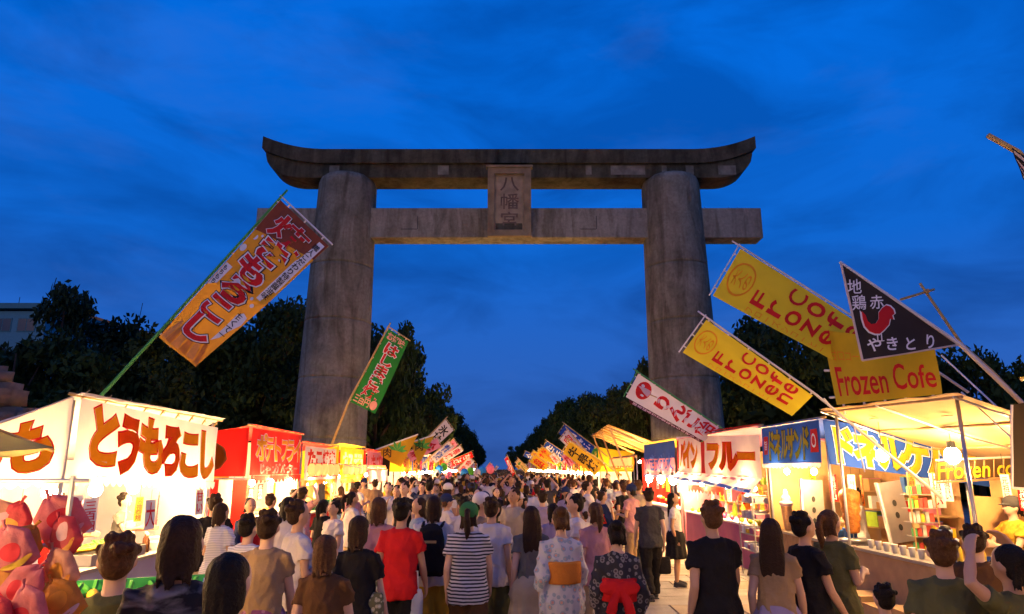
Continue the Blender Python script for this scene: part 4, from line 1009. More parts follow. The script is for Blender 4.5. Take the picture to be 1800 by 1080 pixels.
for st, nm, n in ((S2, 'potato counter', 5), (S3, 'dumpling counter', 5), (S4, 'cake counter', 5), (S7, 'kebab counter', 4), (S9, 'shaved ice counter', 7), (S10, 'timber counter', 6)):
    for k in range(n): cn, m = rr.choice(tubs); tub(st.p((k + .5) / n, -.28 - rr.uniform(0, .2), st.h), cn, m, nm, rr.uniform(.10, .16), rr.uniform(.12, .24))

# shelves of boxed goods along the back of the right hand stalls
gc = [('red', fr[0]), ('yellow', M_yelp), ('white', M_paper), ('green', fr[2]), ('brown', M_card), ('pink', M_pink), ('blue', tubs[1][1])]
for st, nm, n, zs in ((S6, 'coffee stall', 5, (1.0, 1.35)), (S7, 'kebab stall', 8, (1.0, 1.32, 1.64)), (S8, 'fruit stall', 13, (1.0, 1.32, 1.64)), (S9, 'shaved ice stall', 8, (1.05, 1.4))):
    for z in zs:
        a, b = st.p(.03, -st.depth + .25, z), st.p(.97, -st.depth + .25, z); MB().box((a + b) / 2, (.3, (b - a).length, .02)).build('back_shelf', M_wood, st.o)
        for k in range(n):
            if rr.random() < .15: continue
            cn, m = rr.choice(gc); h = rr.uniform(.12, .27); boxthing('goods_box', '%s box of goods on the back shelf of the %s' % (cn, nm), 'box', st.p(.03 + .94 * (k + .5) / n, -st.depth + .25, z + .012), (rr.uniform(.12, .22), rr.uniform(.14, .30), h), m, '%s boxes in the %s' % (cn, nm), rr.uniform(-.2, .2), rr.choice(gc)[1])
# ================================================================ flags and banners on poles
def nobori(name, label, quad, m, pole_edge, base, dtip, pole_m, r=.016, wave=.03, group=None, arm_m=None, nw=1.2, sag=0.0, ties=6, ext=.18):
    """quad: flag corners in reading order (top left, top right, bottom right, bottom left) as world points.
    pole_edge 'l' or 'r': which long edge is tied to the pole; base: where the pole starts"""
    cl = Cloth(*quad, wave=wave, nw=nw); cl.sag = sag
    o = empty(name, base); tag(o, label, 'flag', group)
    f = cl.mesh(10, 24).build('cloth', m, o, smooth=True)
    e0, e1 = (quad[0], quad[3]) if pole_edge == 'l' else (quad[1], quad[2])
    oth = quad[1] if pole_edge == 'l' else quad[0]
    dv = (e0 - e1).normalized(); out_ = (e0 - oth).normalized() * .03
    tip = e0 + out_ + dv * ext
    MB().tube([Vector(base), e1 + out_, e0 + out_, tip], [r * 1.25, r, r * .85, r * .7], 8).build('pole', pole_m, o, smooth=True)
    MB().tube([e0 + out_ * 2 + dv * .05, oth - out_ + dv * .05], r * .6, 6).build('cross_arm', arm_m or pole_m, o)
    u = 0.0 if pole_edge == 'l' else 1.0
    for k in range(ties):
        p = cl.S(u, .02 + .96 * k / (ties - 1)); MB().tube([p - out_ * .2, p + out_ * 1.15], r * .75, 6).build('tie_loop', M_pvc, o)
    for k in range(3):
        p = cl.S(.15 + .35 * k, 0); MB().tube([p, p + dv * .06], r * .6, 6).build('tie_loop', M_pvc, o)
    return cl, f, o
M_brownf = mat('brown_flag', (.78, .36, .03), .8, .15, 2, trans=.4); M_yelf = mat('coffee_flag', (.86, .68, .03), .8, .06, 2, trans=.4)

# --- brown corn banner on a green bamboo pole
D = 9.0
q = [at(493, 352, D + .4), at(578, 433, D + .1), at(345, 646, D), at(277, 592, D + .3)]
cl, f, o = nobori('corn_banner', 'long brown and orange corn banner with fat red lettering on green bamboo', q, M_brownf, 'l', at(168, 706, D + .3), D, M_gbamboo, r=.022, wave=.03, nw=1.2, arm_m=M_pvc)
m_ = MB(); cl.shape(m_, [(.0, .0), (1, 0), (1, .12), (0, .22)], .004); m_.build('dark_top', mat('dark_brown_print', (.22, .05, .02), .8, .15), f)
m_ = MB(); cl.shape(m_, [(0, .22), (1, .12), (1, .50), (0, .60)], .004); m_.build('amber_field', mat('amber_print', (.85, .46, .03), .8, .1, trans=.3), f)
mo = MB(); mw = MB(); mi = MB()
for i, ch in enumerate('焼きもろこし'):
    bx = (.18 + .03 * (i % 2), .035 + i * .142, .74 + .03 * (i % 2), .035 + i * .142 + .158)
    if i == 0: bx = (.18, .03, .78, .19)
    cl.ring(mo, ch, bx, .088, .115, lift=.015); cl.ring(mw, ch, bx, .05, .088, lift=.017); cl.glyphs(mi, ch, bx, off=.05, lift=.019)
mo.build('lettering_outline', M_blackp, f); mw.build('lettering_halo', M_whitep, f); mi.build('lettering', M_redp, f)
m_ = MB(); cl.shape(m_, [(.82, .02), (.97, .02), (.97, .50), (.82, .50)]); m_.build('side_strip', M_whitep, f)
m_ = MB(); cl.glyphs(m_, '職人こだわり特製醤油味', (.84, .04, .95, .48), off=.02, lift=.012, vertical=True); m_.build('small_lettering', M_blackp, f)
m_ = MB(); cl.shape(m_, [(.80, .64), (.86, .61), (.95, .62), (.98, .67), (.90, .74), (.86, .80), (.78, .84), (.80, .74)], .0075); m_.build('speech_patch', M_whitep, f)
m_ = MB(); cl.shape(m_, [(.02, .46), (.16, .46), (.14, .58), (.02, .62)], .0075); m_.build('speech_patch', M_whitep, f)
m_ = MB(); cl.glyphs(m_, '甘くて一', (.80, .62, .92, .80), off=.02, lift=.012, vertical=True); m_.build('speech_lettering', M_blackp, f)
m_ = MB(); cl.glyphs(m_, 'もちもち', (.03, .47, .12, .60), off=.02, lift=.012, vertical=True); m_.build('speech_lettering', M_blackp, f)
for k, (u, v, r_) in enumerate(((.10, .25, .04), (.06, .34, .055), (.18, .22, .02), (.86, .55, .03), (.78, .52, .025))):
    m_ = MB(); cl.ellipse(m_, (u, v), (r_, r_ * .42)); m_.build('bubble', M_whitep, f)
for k in range(6):   # fan of roasted pieces printed along the bottom
    u0 = .0 + k * .165; m_ = MB(); cl.shape(m_, [(u0 + .01, .985), (u0 + .16, .985), (u0 * .75 + .20, .86 + .01 * (k % 2)), (u0 * .75 + .12, .85)]); m_.build('corn_slice', mat('slice_%d' % (k % 2), ((.80, .40, .10), (.66, .26, .04))[k % 2], .7, .25, 9, trans=.3), f)

# --- green flag
D = 19.5
q = [at(683, 578, D), at(718, 601, D), at(660, 728, D), at(615, 706, D)]
cl, f, o = nobori('green_flag', 'green flag with red lettering leaning out in front of the stone pillar', q, M_green, 'l', at(583, 782, D), D, M_bamboo, r=.03, wave=.05)
mw = MB(); mi = MB()
for i, ch in enumerate('はしまき焼'):
    bx = (.22, .13 + i * .145, .78, .13 + i * .145 + .16); cl.ring(mw, ch, bx, .045, .09, lift=.016); cl.glyphs(mi, ch, bx, off=.045, lift=.018)
mw.build('lettering_halo', M_whitep, f); mi.build('lettering', M_redp, f)
m_ = MB(); cl.glyphs(m_, 'お好味', (.08, .02, .9, .12), off=.05); cl.glyphs(m_, '三百円', (.05, .87, .66, .98), off=.05); cl.ellipse(m_, (.8, .92), (.13, .06)); m_.build('small_lettering', mat('salmon_print', (.75, .32, .25), .8, .05), f)

# --- white candied apple flag
D = 17.0
q = [at(1100, 698, D + .3), at(1122, 657, D + .3), at(1264, 752, D), at(1238, 776, D)]
cl, f, o = nobori('apple_candy_flag', 'white flag with a shiny red candied apple and red lettering', q, M_white, 'r', at(1300, 776, D), D, M_gbamboo, r=.022, wave=.02)
m_ = MB(); cl.ellipse(m_, (.55, .14), (.36, .085)); m_.build('apple', M_redp, f)
m_ = MB(); cl.ellipse(m_, (.70, .11), (.06, .02), .012); cl.ellipse(m_, (.36, .15), (.04, .022), .012); m_.build('apple_shine', M_whitep, f)
m_ = MB(); m_.tube([cl.S(.55, .22, -.01), cl.S(.6, .30, -.01)], .012, 5); m_.build('apple_stick', M_wood, f)
m_ = MB()
for i, ch in enumerate('りんご飴'): cl.glyphs(m_, ch, (.16, .30 + i * .172, .92, .30 + (i + 1) * .172), off=.05)
m_.build('lettering', M_redp, f)
m_ = MB(); cl.shape(m_, [(-.14, .08), (-.01, .04), (-.01, .98), (-.14, .98)], 0); m_.build('dark_strip', mat('maroon_print', (.10, .012, .012), .8, .1), f)
m_ = MB(); cl.glyphs(m_, 'ほおばる甘さ昔ながらの味わい', (-.125, .1, -.025, .96), off=.04, lift=.012, vertical=True); m_.build('strip_lettering', mat('pale_pink_print', (.78, .55, .50), .8), f)

# --- two yellow coffee flags
def coffee_flag(label, q, base, D):
    cl, f, o = nobori('coffee_flag', label, q, M_yelf, 'r', base, D, M_pvc, r=.018, wave=.035, nw=1.0)
    o['group'] = 'yellow coffee flags'
    m_ = MB(); cl.ellipse(m_, (.5, .105), (.33, .085), hole=.88, lift=.012); m_.build('oval_ring', M_orange, f)
    m_ = MB(); cl.glyphs(m_, '大人の', (.34, .045, .66, .165), off=.02, vertical=True, lift=.012); m_.build('oval_lettering', M_orange, f)
    m_ = MB()
    for i, ch in enumerate('Frozen'): cl.glyphs(m_, ch, (.20, .225 + i * .118, .50, .225 + i * .118 + .095), off=.012, fit=True, lift=.014)
    for i, ch in enumerate('Cofe'): cl.glyphs(m_, ch, (.58, .40 + i * .13, .90, .40 + i * .13 + .11), off=.012, fit=True, lift=.014)
    m_.build('lettering', M_redp, f)
    m_ = MB(); cl.glyphs(m_, 'フローズンコーヒー', (.03, .22, .14, .80), off=.0, vertical=True, lift=.012); m_.build('small_lettering', M_orange, f)
    return o
coffee_flag('upper yellow flag with stacked red letters, half behind the black triangle', [at(1253, 520, 10.6), at(1302, 437, 10.6), at(1560, 598, 10.2), at(1500, 652, 10.2)], at(1702, 690, 10.2), 10)
coffee_flag('lower yellow flag with stacked red letters over the blue stall', [at(1200, 620, 10.2), at(1242, 562, 10.2), at(1430, 695, 9.9), at(1393, 731, 9.9)], at(1656, 876, 9.3), 10)

# --- black triangular chicken flag
D = 8.4
tri = [at(1478, 462, D + .2), at(1688, 606, D), at(1516, 634, D)]
o = empty('triangle_flag', at(1800, 712, D)); tag(o, 'black triangular flag with a red rooster and white brush lettering', 'flag')
cl = Cloth(tri[0], tri[1] + (tri[0] - tri[2]), tri[1], tri[2], wave=0.0)
mb = MB(); n = 14
def TS(a, b): return tri[0] * (1 - a) + (tri[2] * (1 - b) + tri[1] * b) * a + cl.n * (.010 * math.sin(3.1 * a + 4 * b) * a)
vs = [TS(i / n, j / n) for i in range(n + 1) for j in range(n + 1)]
mb.add(vs, [(i * (n + 1) + j, i * (n + 1) + j + 1, (i + 1) * (n + 1) + j + 1, (i + 1) * (n + 1) + j) for i in range(n) for j in range(n)])
f = mb.build('cloth', mat('black_flag', (.030, .022, .015), .8, .2, 3), o, smooth=True)
tri_n = cl.n if cl.n.y < 0 else -cl.n
def on_tri(px, py, off):           # the spot on the flag's own plane
    r = ray(px, py); c = Vector((0, 0, CZ)); t_ = (tri[0] - c).dot(tri_n) / r.dot(tri_n); return c + r * t_ + tri_n * off
def tprint(px, py, w, h, ch, m, name, off=.02, rot=0.0):
    gv, gf = glyph(ch, off); mb = MB(); c, s_ = math.cos(rot), math.sin(rot)
    pts = []
    for x, y in gv:
        a, b = (x - .5) * w, (.38 - y) * h
        pts.append(on_tri(px + a * c - b * s_, py + a * s_ + b * c, .018))
    mb.add(pts, gf); return mb.build(name, m, f)
for ch, px, py, w, h in (('地', 1501, 505, 26, 28), ('鶏', 1509, 533, 26, 28), ('赤', 1540, 532, 26, 26), ('や', 1536, 607, 28, 26), ('き', 1567, 605, 26, 26), ('と', 1599, 605, 24, 26), ('り', 1634, 601, 22, 28)):
    tprint(px, py, w, h, ch, M_whitep, 'lettering', rot=-.05)
roo = [(1513, 548), (1520, 555), (1524, 566), (1530, 571), (1538, 570), (1543, 562), (1543, 551), (1549, 543), (1556, 538), (1563, 540), (1569, 546), (1571, 553), (1567, 556), (1569, 563), (1563, 562), (1561, 572), (1553, 581), (1545, 588), (1537, 588), (1527, 584), (1519, 575), (1515, 562)]
for k, (gx, m, dl) in enumerate(((1.10, M_whitep, .018), (1.0, M_redp, .024))):
    cx = sum(p[0] for p in roo) / len(roo); cy = sum(p[1] for p in roo) / len(roo)
    mb = MB(); mb.add([on_tri(cx + (x - cx) * gx, cy + (y - cy) * gx, dl) for x, y in roo], [tuple(range(len(roo)))]); mb.build(('rooster_outline', 'rooster')[k], m, f)
mb = MB()
for x in (1541, 1548): mb.tube([on_tri(x, 588, .02), on_tri(x + 1, 600, .02)], .007, 5); mb.tube([on_tri(x - 4, 601, .02), on_tri(x + 5, 600, .02)], .006, 5)
mb.build('rooster_legs', M_whitep, f)
mb = MB(); mb.tube([tri[0], tri[2]], .016, 6); mb.tube([tri[2], tri[1]], .012, 6); mb.build('hem', mat('pale_hem', (.60, .48, .40), .8, .05), o)
MB().tube([tri[0] + (tri[0] - tri[1]) * .01, tri[1], at(1800, 712, D)], [.020, .028, .032], 8).build('pole', M_pvc, o, smooth=True)
# --- bamboo cross pole
D = 9.2
o = empty('bamboo_pole', at(1800, 715, D)); tag(o, 'bent bamboo pole with a lashed cross stick beside the triangular flag', 'pole')
MB().tube([at(1800, 712, D), at(1745, 655, D), at(1690, 605, D), at(1617, 498, D)], [.03, .026, .022, .018], 8).build('pole', M_bamboo, o, smooth=True)
MB().tube([at(1583, 527, D), at(1642, 509, D)], .018, 7).build('cross_stick', M_bamboo, o, smooth=True)
MB().ball(at(1630, 512, D - .02), .035, 8, 6).build('lashing', M_card, o)
# thin guy lines of the coffee awning
for k, (a, b) in enumerate((((1478, 735, 9.9), (1448, 700, 9.9)), ((1500, 745, 9.6), (1520, 830, 9.3)), ((1690, 690, 8.0), (1800, 790, 7.2)), ((1655, 625, 8.3), (1800, 760, 7.4)))):
    o = MB().tube([at(*a), at(*b)], .010, 6).build('guy_line', M_pvc); tag(o, 'pale rope guy line slung %s' % ('from the corner of the coffee awning', 'down past the blue banner', 'off the front pole of the coffee stall', 'from the yellow coffee sheet')[k], 'rope')
# --- striped flag tip, top right
D = 5.2
o = empty('striped_flag', at(1990, 640, D)); tag(o, 'black and white striped flag on a pale bamboo pole high at the edge', 'flag')
MB().tube([at(1990, 640, D), at(1850, 340, D), at(1790, 268, D), at(1736, 238, D)], [.03, .026, .024, .022], 8).build('pole', M_bamboo, o, smooth=True)
cl = Cloth(at(1778, 258, D - .05), at(1880, 330, D - .05), at(1960, 640, D - .05), at(1800, 312, D - .05), wave=.02); fl = cl.mesh(10, 12).build('cloth', M_blackp, o, smooth=True)
for k in range(4): m_ = MB(); cl.shape(m_, [(.02, .08 + k * .24), (.97, .08 + k * .24), (.97, .18 + k * .24), (.02, .18 + k * .24)], .005); m_.build('stripe', mat('pale_hem', (.6, .48, .4)), fl)

# --- flags further down the lane
def tri_flag(label, pts, d, m, base):
    P3 = [at(x, y, d) for x, y in pts]; o = empty('triangle_flag', base); tag(o, label, 'flag', 'yellow triangle flags')
    mb = MB(); mb.add(P3 + [p + Vector((0, .02, 0)) for p in P3], [(0, 1, 2), (5, 4, 3), (0, 3, 4, 1), (1, 4, 5, 2), (2, 5, 3, 0)]); f = mb.build('cloth', m, o)
    MB().tube([Vector(base), P3[0], P3[1]], .03, 6).build('pole', M_pvc, o)
    c = (P3[0] + P3[1] + P3[2]) / 3 + Vector((0, -.03, 0))
    m_ = MB()
    for a in (-60, -20, 20, 60, 90):
        v = Vector((math.sin(R(a)), 0, math.cos(R(a)))) * .45; w = Vector((v.z, 0, -v.x)) * .16
        m_.add([c, c + v * .5 + w, c + v, c + v * .5 - w], [(0, 1, 2, 3)])
    m_.build('leaf_print', M_leafg, f)
    m_ = MB(); gv, gf = glyph('肉', .03); e = (P3[0] * .72 + P3[1] * .18 + P3[2] * .10) + Vector((0, -.03, -.2)); m_.add([e + Vector(((x - .1) * .4, 0, (y - .2) * .4)) for x, y in gv], gf); m_.build('lettering', M_blackp, f)
M_ochf = mat('ochre_flag', (.66, .40, .02), .8, .12, 2, trans=.4)
tri_flag('front yellow triangular flag with green leaf print beyond the pink stall', [(655, 793), (735, 764), (704, 822)], 29, M_ochf, at(640, 798, 29))
tri_flag('second yellow triangular flag overlapping the first with green leaf print', [(722, 778), (764, 765), (736, 818)], 30.5, M_ochf, at(708, 784, 30.5))
def small_flag(label, px, d, m, tx, tm, edge='l', base=None, group=None, r=.03):
    q = [at(x, y, d) for x, y in px]
    e1 = q[3] if edge == 'l' else q[2]; e0 = q[0] if edge == 'l' else q[1]
    base = base or (e1 + (e1 - e0) * .5)
    cl, f, o = nobori('small_flag', label, q, m, edge, base, d, M_bamboo, r=r, wave=.05, ties=3, group=group)
    m_ = MB(); cl.glyphs(m_, tx, (.15, .08, .85, .92), off=.05, vertical=True, lift=.03); m_.build('lettering', tm, f)
M_whf = mat('white_flag', (.62, .56, .58), .8, .1, 2, trans=.4)
small_flag('white flag with black lettering and a pink end behind the yellow triangles', [(783, 738), (797, 757), (750, 800), (738, 784)], 34, M_whf, '氷甘い', M_blackp)
small_flag('blue and white flag leaning below the pink ended flag', [(788, 776), (798, 786), (766, 815), (757, 804)], 38, M_whf, '青空', mat('blue_print', (.05, .12, .55)))
small_flag('small white flag with red lettering near the balloons', [(824, 804), (834, 812), (812, 836), (803, 828)], 52, M_whf, '金魚', M_redp)
small_flag('red bordered yellow flag with black lettering beside the timber stall', [(989, 797), (1001, 776), (1062, 816), (1047, 836)], 26, M_ochf, '牛串焼', M_blackp, 'r')
small_flag('white and red flag just behind the red bordered flag', [(984, 773), (998, 757), (1022, 785), (1010, 798)], 31, M_whf, '肉巻', M_redp, 'r')
small_flag('red flag reaching up over the far crowd', [(887, 808), (892, 803), (906, 834), (901, 838)], 55, M_red, '祭', M_whitep, 'r')
small_flag('pale green flag leaning near the street lamp', [(906, 814), (912, 808), (930, 826), (924, 832)], 48, M_cream, '茶', M_leafg, 'r')
small_flag('yellow flag close under the green street lamp', [(946, 793), (954, 786), (975, 803), (967, 811)], 44, M_ochf, '餅', M_redp, 'r')
small_flag('larger yellow flag below the street lamp', [(930, 812), (940, 800), (965, 818), (956, 830)], 40, M_ochf, '串', M_redp, 'r')
for k, (px, py, d, m, s_, ch) in enumerate(((770, 818, 60, M_pink, 1, '菓'), (855, 822, 80, M_oran, 1, '祭'), (868, 826, 95, M_white, 1, '氷'), (915, 824, 85, M_yel, -1, '飴'), (898, 828, 110, M_red, -1, '串'), (1010, 815, 34, M_pink, -1, '桃'), (985, 812, 42, M_white, -1, '氷'))):
    w = 260 / d * 1.6; h = 700 / d * 1.2
    q = [(px + s_ * h * .55, py - h * .75), (px + s_ * h * .55 + w * .8, py - h * .75 + w * .5), (px + w * .8, py + w * .5), (px, py)] if s_ > 0 else [(px - h * .55 - w * .8, py - h * .75 + w * .5), (px - h * .55, py - h * .75), (px, py), (px - w * .8, py + w * .5)]
    small_flag('tiny %s flag with one character far down the lane' % ('pink', 'orange', 'white', 'yellow', 'red', 'rose', 'pale white')[k], q, d, m, ch, M_redp if m is not M_red else M_whitep, 'l' if s_ > 0 else 'r', group='far small flags')
# rows of small leaning flags over the far stalls
rr = random.Random(21); fcols = [('yellow', M_ochf, M_redp), ('white', M_whf, M_redp), ('red', M_red, M_whitep), ('orange', M_oran, M_blackp), ('pink', M_pink, M_redp), ('blue', M_blue, M_whitep)]
for k in range(9):
    s_ = -1 if k % 2 else 1; d = 34 + (k // 2) * 9 + rr.uniform(-3, 3); cn, m, lm = rr.choice(fcols); L_, w = rr.uniform(1.5, 2.0), rr.uniform(.45, .6); ang = R(rr.uniform(15, 40))
    b_ = Vector((lane(s_ * 4.9, d), d, rr.uniform(2.3, 2.6))); dv = Vector((-s_ * math.cos(ang), rr.uniform(-.3, .1), math.sin(ang))).normalized(); nv = Vector((dv.z, 0, -dv.x)).normalized()
    if nv.z > 0: nv = -nv
    e0 = b_ + dv * .7; q = [e0 + dv * L_, e0 + dv * L_ + nv * w, e0 + nv * w, e0] if s_ < 0 else [e0 + dv * L_ + nv * w, e0 + dv * L_, e0, e0 + nv * w]
    cl, f, o = nobori('small_flag', '%s flag leaning out over the stalls beyond the torii, %s side' % (cn, 'corn stall' if s_ < 0 else 'coffee stall'), q, m, 'l' if s_ < 0 else 'r', b_, d, M_bamboo, r=.022, wave=.05, ties=3, group='leaning flags beyond the torii')
    m_ = MB(); cl.glyphs(m_, rr.choice(('たこ焼', '金魚', '焼そば', 'かき氷', '串焼')), (.15, .08, .85, .92), off=.05, vertical=True, lift=.03); m_.build('lettering', lm, f)
# --- balloons
bc = {'blue': (.03, .25, .75), 'green': (.15, .60, .05), 'orange': (.85, .32, .02), 'pink': (.80, .20, .35), 'white': (.75, .73, .72), 'yellow': (.85, .6, .05), 'red': (.75, .04, .04)}
for k, (px, py, cn) in enumerate(((816, 832, 'blue'), (827, 830, 'green'), (803, 838, 'orange'), (848, 828, 'blue'), (862, 825, 'pink'), (838, 832, 'white'), (772, 826, 'blue'), (780, 822, 'green'), (766, 834, 'white'), (790, 836, 'pink'), (770, 848, 'red'), (782, 850, 'pink'), (796, 846, 'yellow'))):
    c = at(px, py, 46 + (k % 4)); o = empty('balloon', c); tag(o, '%s balloon in the bunch above the far left stalls' % cn, 'balloon', '%s balloons' % cn)
    MB().ball(c, .26, 12, 8, (1, 1, 1.2)).build('skin', mat('balloon_' + cn, bc[cn], .25, .05, trans=.3), o, smooth=True); MB().tube([c - Vector((0, 0, .31)), c - Vector((.05, 0, 1.1))], .008, 4).build('string', M_cord, o)
# --- street lamp with a green white glow
c = at(964, 793, 108); o = empty('street_lamp', (c.x, c.y, 0)); tag(o, 'street lamp with a greenish white glow above the far stalls', 'street lamp')
MB().tube([(c.x, c.y, 0), (c.x, c.y, c.z)], [.14, .09], 8).build('post', M_dark, o); MB().ball(c + Vector((0, 0, .12)), .42, 12, 8).build('globe', mat('lamp_globe', (1, 1, 1), .4, 0, emit=(.75, 1.0, .62), estr=40), o, smooth=True)
ld = bpy.data.lights.new('lamp_light', 'POINT'); ld.energy = 1500; ld.color = (.75, 1, .62); ld.shadow_soft_size = .3; lo = link('lamp_light', ld, o); lo.location = c + Vector((0, 0, .12))
# ================================================================ people
def union(mb, voxel=.012, smooth=3, dec=.35, wrinkle=0.0, wscale=7.0, hairy=False):
    """closed shells -> one continuous organic skin"""
    me = bpy.data.meshes.new('m'); me.from_pydata(mb.v, [], mb.f); me.update()
    o = bpy.data.objects.new('m', me)
    r = o.modifiers.new('r', 'REMESH'); r.mode = 'VOXEL'; r.voxel_size = voxel
    if smooth: q = o.modifiers.new('s', 'SMOOTH'); q.factor = .5; q.iterations = smooth
    if dec < 1: q = o.modifiers.new('d', 'DECIMATE'); q.ratio = dec
    out_ = evaluated(o); bpy.data.objects.remove(o); bpy.data.meshes.remove(me)
    if wrinkle:
        k = len(out_.vertices); co = [0.0] * (3 * k); no = [0.0] * (3 * k)
        out_.vertices.foreach_get('co', co); out_.vertices.foreach_get('normal', no); N_ = noise.noise
        for q in range(0, 3 * k, 3):
            x, y, z = co[q:q + 3]
            if hairy: n = N_((x * 46, y * 46, z * 7)) + .8 * N_((x * 15, y * 15, z * 4 + 3))
            else:     # soft ridged folds that fall diagonally
                a = 1 - abs(N_((x * wscale + z * 3.5, y * wscale, z * wscale * .8))); b = 1 - abs(N_((x * wscale * 1.9 - z * 4, y * wscale * 1.9, z * wscale * 1.2 + 9)))
                n = a ** 4 * 1.3 + .6 * b ** 4 - .7
            n *= wrinkle; co[q] += no[q] * n; co[q + 1] += no[q + 1] * n; co[q + 2] += no[q + 2] * n
        out_.vertices.foreach_set('co', co); out_.update()
    out_.polygons.foreach_set('use_smooth', [True] * len(out_.polygons))
    out_.materials.append(None)
    return out_
def loft(mb, rings, n=20):
    """rings: (cx, cy, z, rx, ry)"""
    vs = []; fs = []
    for cx, cy, z, rx, ry in rings: vs += [(cx + rx * math.cos(2 * math.pi * j / n), cy + ry * math.sin(2 * math.pi * j / n), z) for j in range(n)]
    for i in range(len(rings) - 1):
        for j in range(n): fs.append((i * n + j, i * n + (j + 1) % n, (i + 1) * n + (j + 1) % n, (i + 1) * n + j))
    fs += [tuple(range(n - 1, -1, -1)), tuple((len(rings) - 1) * n + j for j in range(n))]
    return mb.add(vs, fs)
def V(*a): return Vector(a)
POSE = {  # elbow, wrist offsets from the shoulder for left (-x) and right (+x); knee, ankle for each leg; all facing +y
 'walkL': dict(aL=((-.05, -.07, -.28), (-.06, .02, -.51)), aR=((.05, .06, -.27), (.05, .18, -.47)), lL=((-.09, .10, .47), (-.09, .16, .085)), lR=((.085, -.02, .48), (.085, -.24, .13))),
 'walkR': dict(aL=((-.06, .05, -.27), (-.05, .16, -.48)), aR=((.05, -.08, -.27), (.06, -.02, -.51)), lL=((-.085, -.02, .48), (-.085, -.22, .12)), lR=((.09, .10, .47), (.09, .17, .085))),
 'stand': dict(aL=((-.06, -.03, -.28), (-.04, .05, -.52)), aR=((.06, -.03, -.28), (.05, .04, -.52)), lL=((-.10, .01, .47), (-.11, -.02, .08)), lR=((.10, .02, .47), (.12, .0, .08))),
 'hold': dict(aL=((-.07, .0, -.27), (.03, .20, -.24)), aR=((.07, .0, -.27), (-.02, .22, -.20)), lL=((-.10, .03, .47), (-.11, .0, .08)), lR=((.09, .06, .47), (.10, .05, .08))),
 'phone': dict(aL=((-.06, -.03, -.28), (-.04, .05, -.52)), aR=((.09, .10, -.22), (.0, .24, .02)), lL=((-.09, .08, .47), (-.09, .12, .085)), lR=((.09, -.02, .48), (.09, -.18, .12))),
 'up': dict(aL=((-.17, .03, .14), (-.04, .10, .30)), aR=((.17, .03, .14), (.05, .10, .31)), lL=((-.10, .01, .47), (-.11, -.02, .08)), lR=((.10, .02, .47), (.12, .0, .08))),
 'reach': dict(aL=((-.05, .14, -.22), (-.01, .38, -.20)), aR=((.05, .16, -.20), (.02, .40, -.16)), lL=((-.10, .02, .47), (-.11, -.02, .08)), lR=((.10, .02, .47), (.12, .0, .08))),
}
def joints(pose, fem, ch):
    P = POSE[pose]; sx = .138 if fem else .156
    J = {}
    for s, a, l in ((-1, 'aL', 'lL'), (1, 'aR', 'lR')):
        sh = V(s * sx, 0, 1.365); J[s] = dict(sh=sh, el=sh + V(*P[a][0]), wr=sh + V(*P[a][1]), hip=V(s * .085, 0, .88), kn=V(*P[l][0]), an=V(*P[l][1]))
    return J
def hand(mb, el, wr, s):
    d = (wr - el).normalized(); lat = V(0, 1, 0) - d * d.y
    if lat.length < .3: lat = V(0, 0, 1) - d * d.z
    lat.normalize(); inn = d.cross(lat) * (1 if d.cross(lat).x * s < 0 else -1)
    for k, (o_, ln) in enumerate(((.030, .080), (.011, .090), (-.009, .085), (-.027, .066))):
        kn = wr + d * .085 + lat * o_; m = kn + d * ln * .5 + inn * .012; t_ = kn + d * ln * .85 + inn * .040
        mb.tube([wr + lat * o_ * .55 - d * .01, kn, m, t_], [.016, .0115, .0095, .008], 7)
    mb.tube([wr + lat * .015, wr + d * .035 + lat * .042, wr + d * .075 + lat * .052 + inn * .012], [.014, .012, .009], 7)
TOR = lambda f: [(0, 0, .80, .13, .095), (0, -.01, .88, .165 if not f else .17, .12), (0, 0, 1.0, .14 if not f else .125, .10), (0, .005, 1.10, .145 if not f else .122, .10), (0, .005, 1.24, .155 if not f else .135, .110), (0, 0, 1.34, .155 if not f else .135, .094), (0, -.005, 1.40, .10, .070), (0, -.005, 1.44, .058, .055)]
def body_mesh(pose, fem=False):
    J = joints(pose, fem, 1); mb = MB()
    loft(mb, TOR(fem))
    mb.tube([(0, -.008, 1.38), (0, .0, 1.47), (0, .012, 1.53)], [.058, .05, .05], 12)
    mb.ball((0, .005, 1.60), .078, 18, 12, (1, 1.20, 1.38)); mb.ball((0, .035, 1.545), .056, 14, 10, (1, 1.05, .95))
    mb.tube([(0, .092, 1.600), (0, .112, 1.572), (0, .095, 1.565)], [.008, .014, .010], 7)
    for s in (-1, 1):
        mb.ball((s * .080, .0, 1.583), .026, 8, 6, (.45, .75, 1.2))
        j = J[s]
        mb.tube([j['sh'] + V(-s * .05, 0, -.01), j['sh'], (j['sh'] + j['el']) / 2, j['el'], j['el'].lerp(j['wr'], .35), j['wr'], ], [.055, .050, .042, .036, .036, .024], 10)
        hand(mb, j['el'], j['wr'], s)
        mb.tube([j['hip'] + V(0, 0, .05), j['hip'].lerp(j['kn'], .25), j['kn'] + V(0, 0, .05), j['kn'] - V(0, 0, .04), j['kn'].lerp(j['an'], .35), j['an']], [.09, .082, .058, .052, .054, .034], 12)
        a = j['an']; mb.tube([a + V(0, -.045, -.04), a + V(0, .03, -.035), a + V(s * .01, .12, -.055), a + V(s * .012, .165, -.06)], [.033, .038, .034, .022], 9)
    return union(mb, .0105, 2, .32)
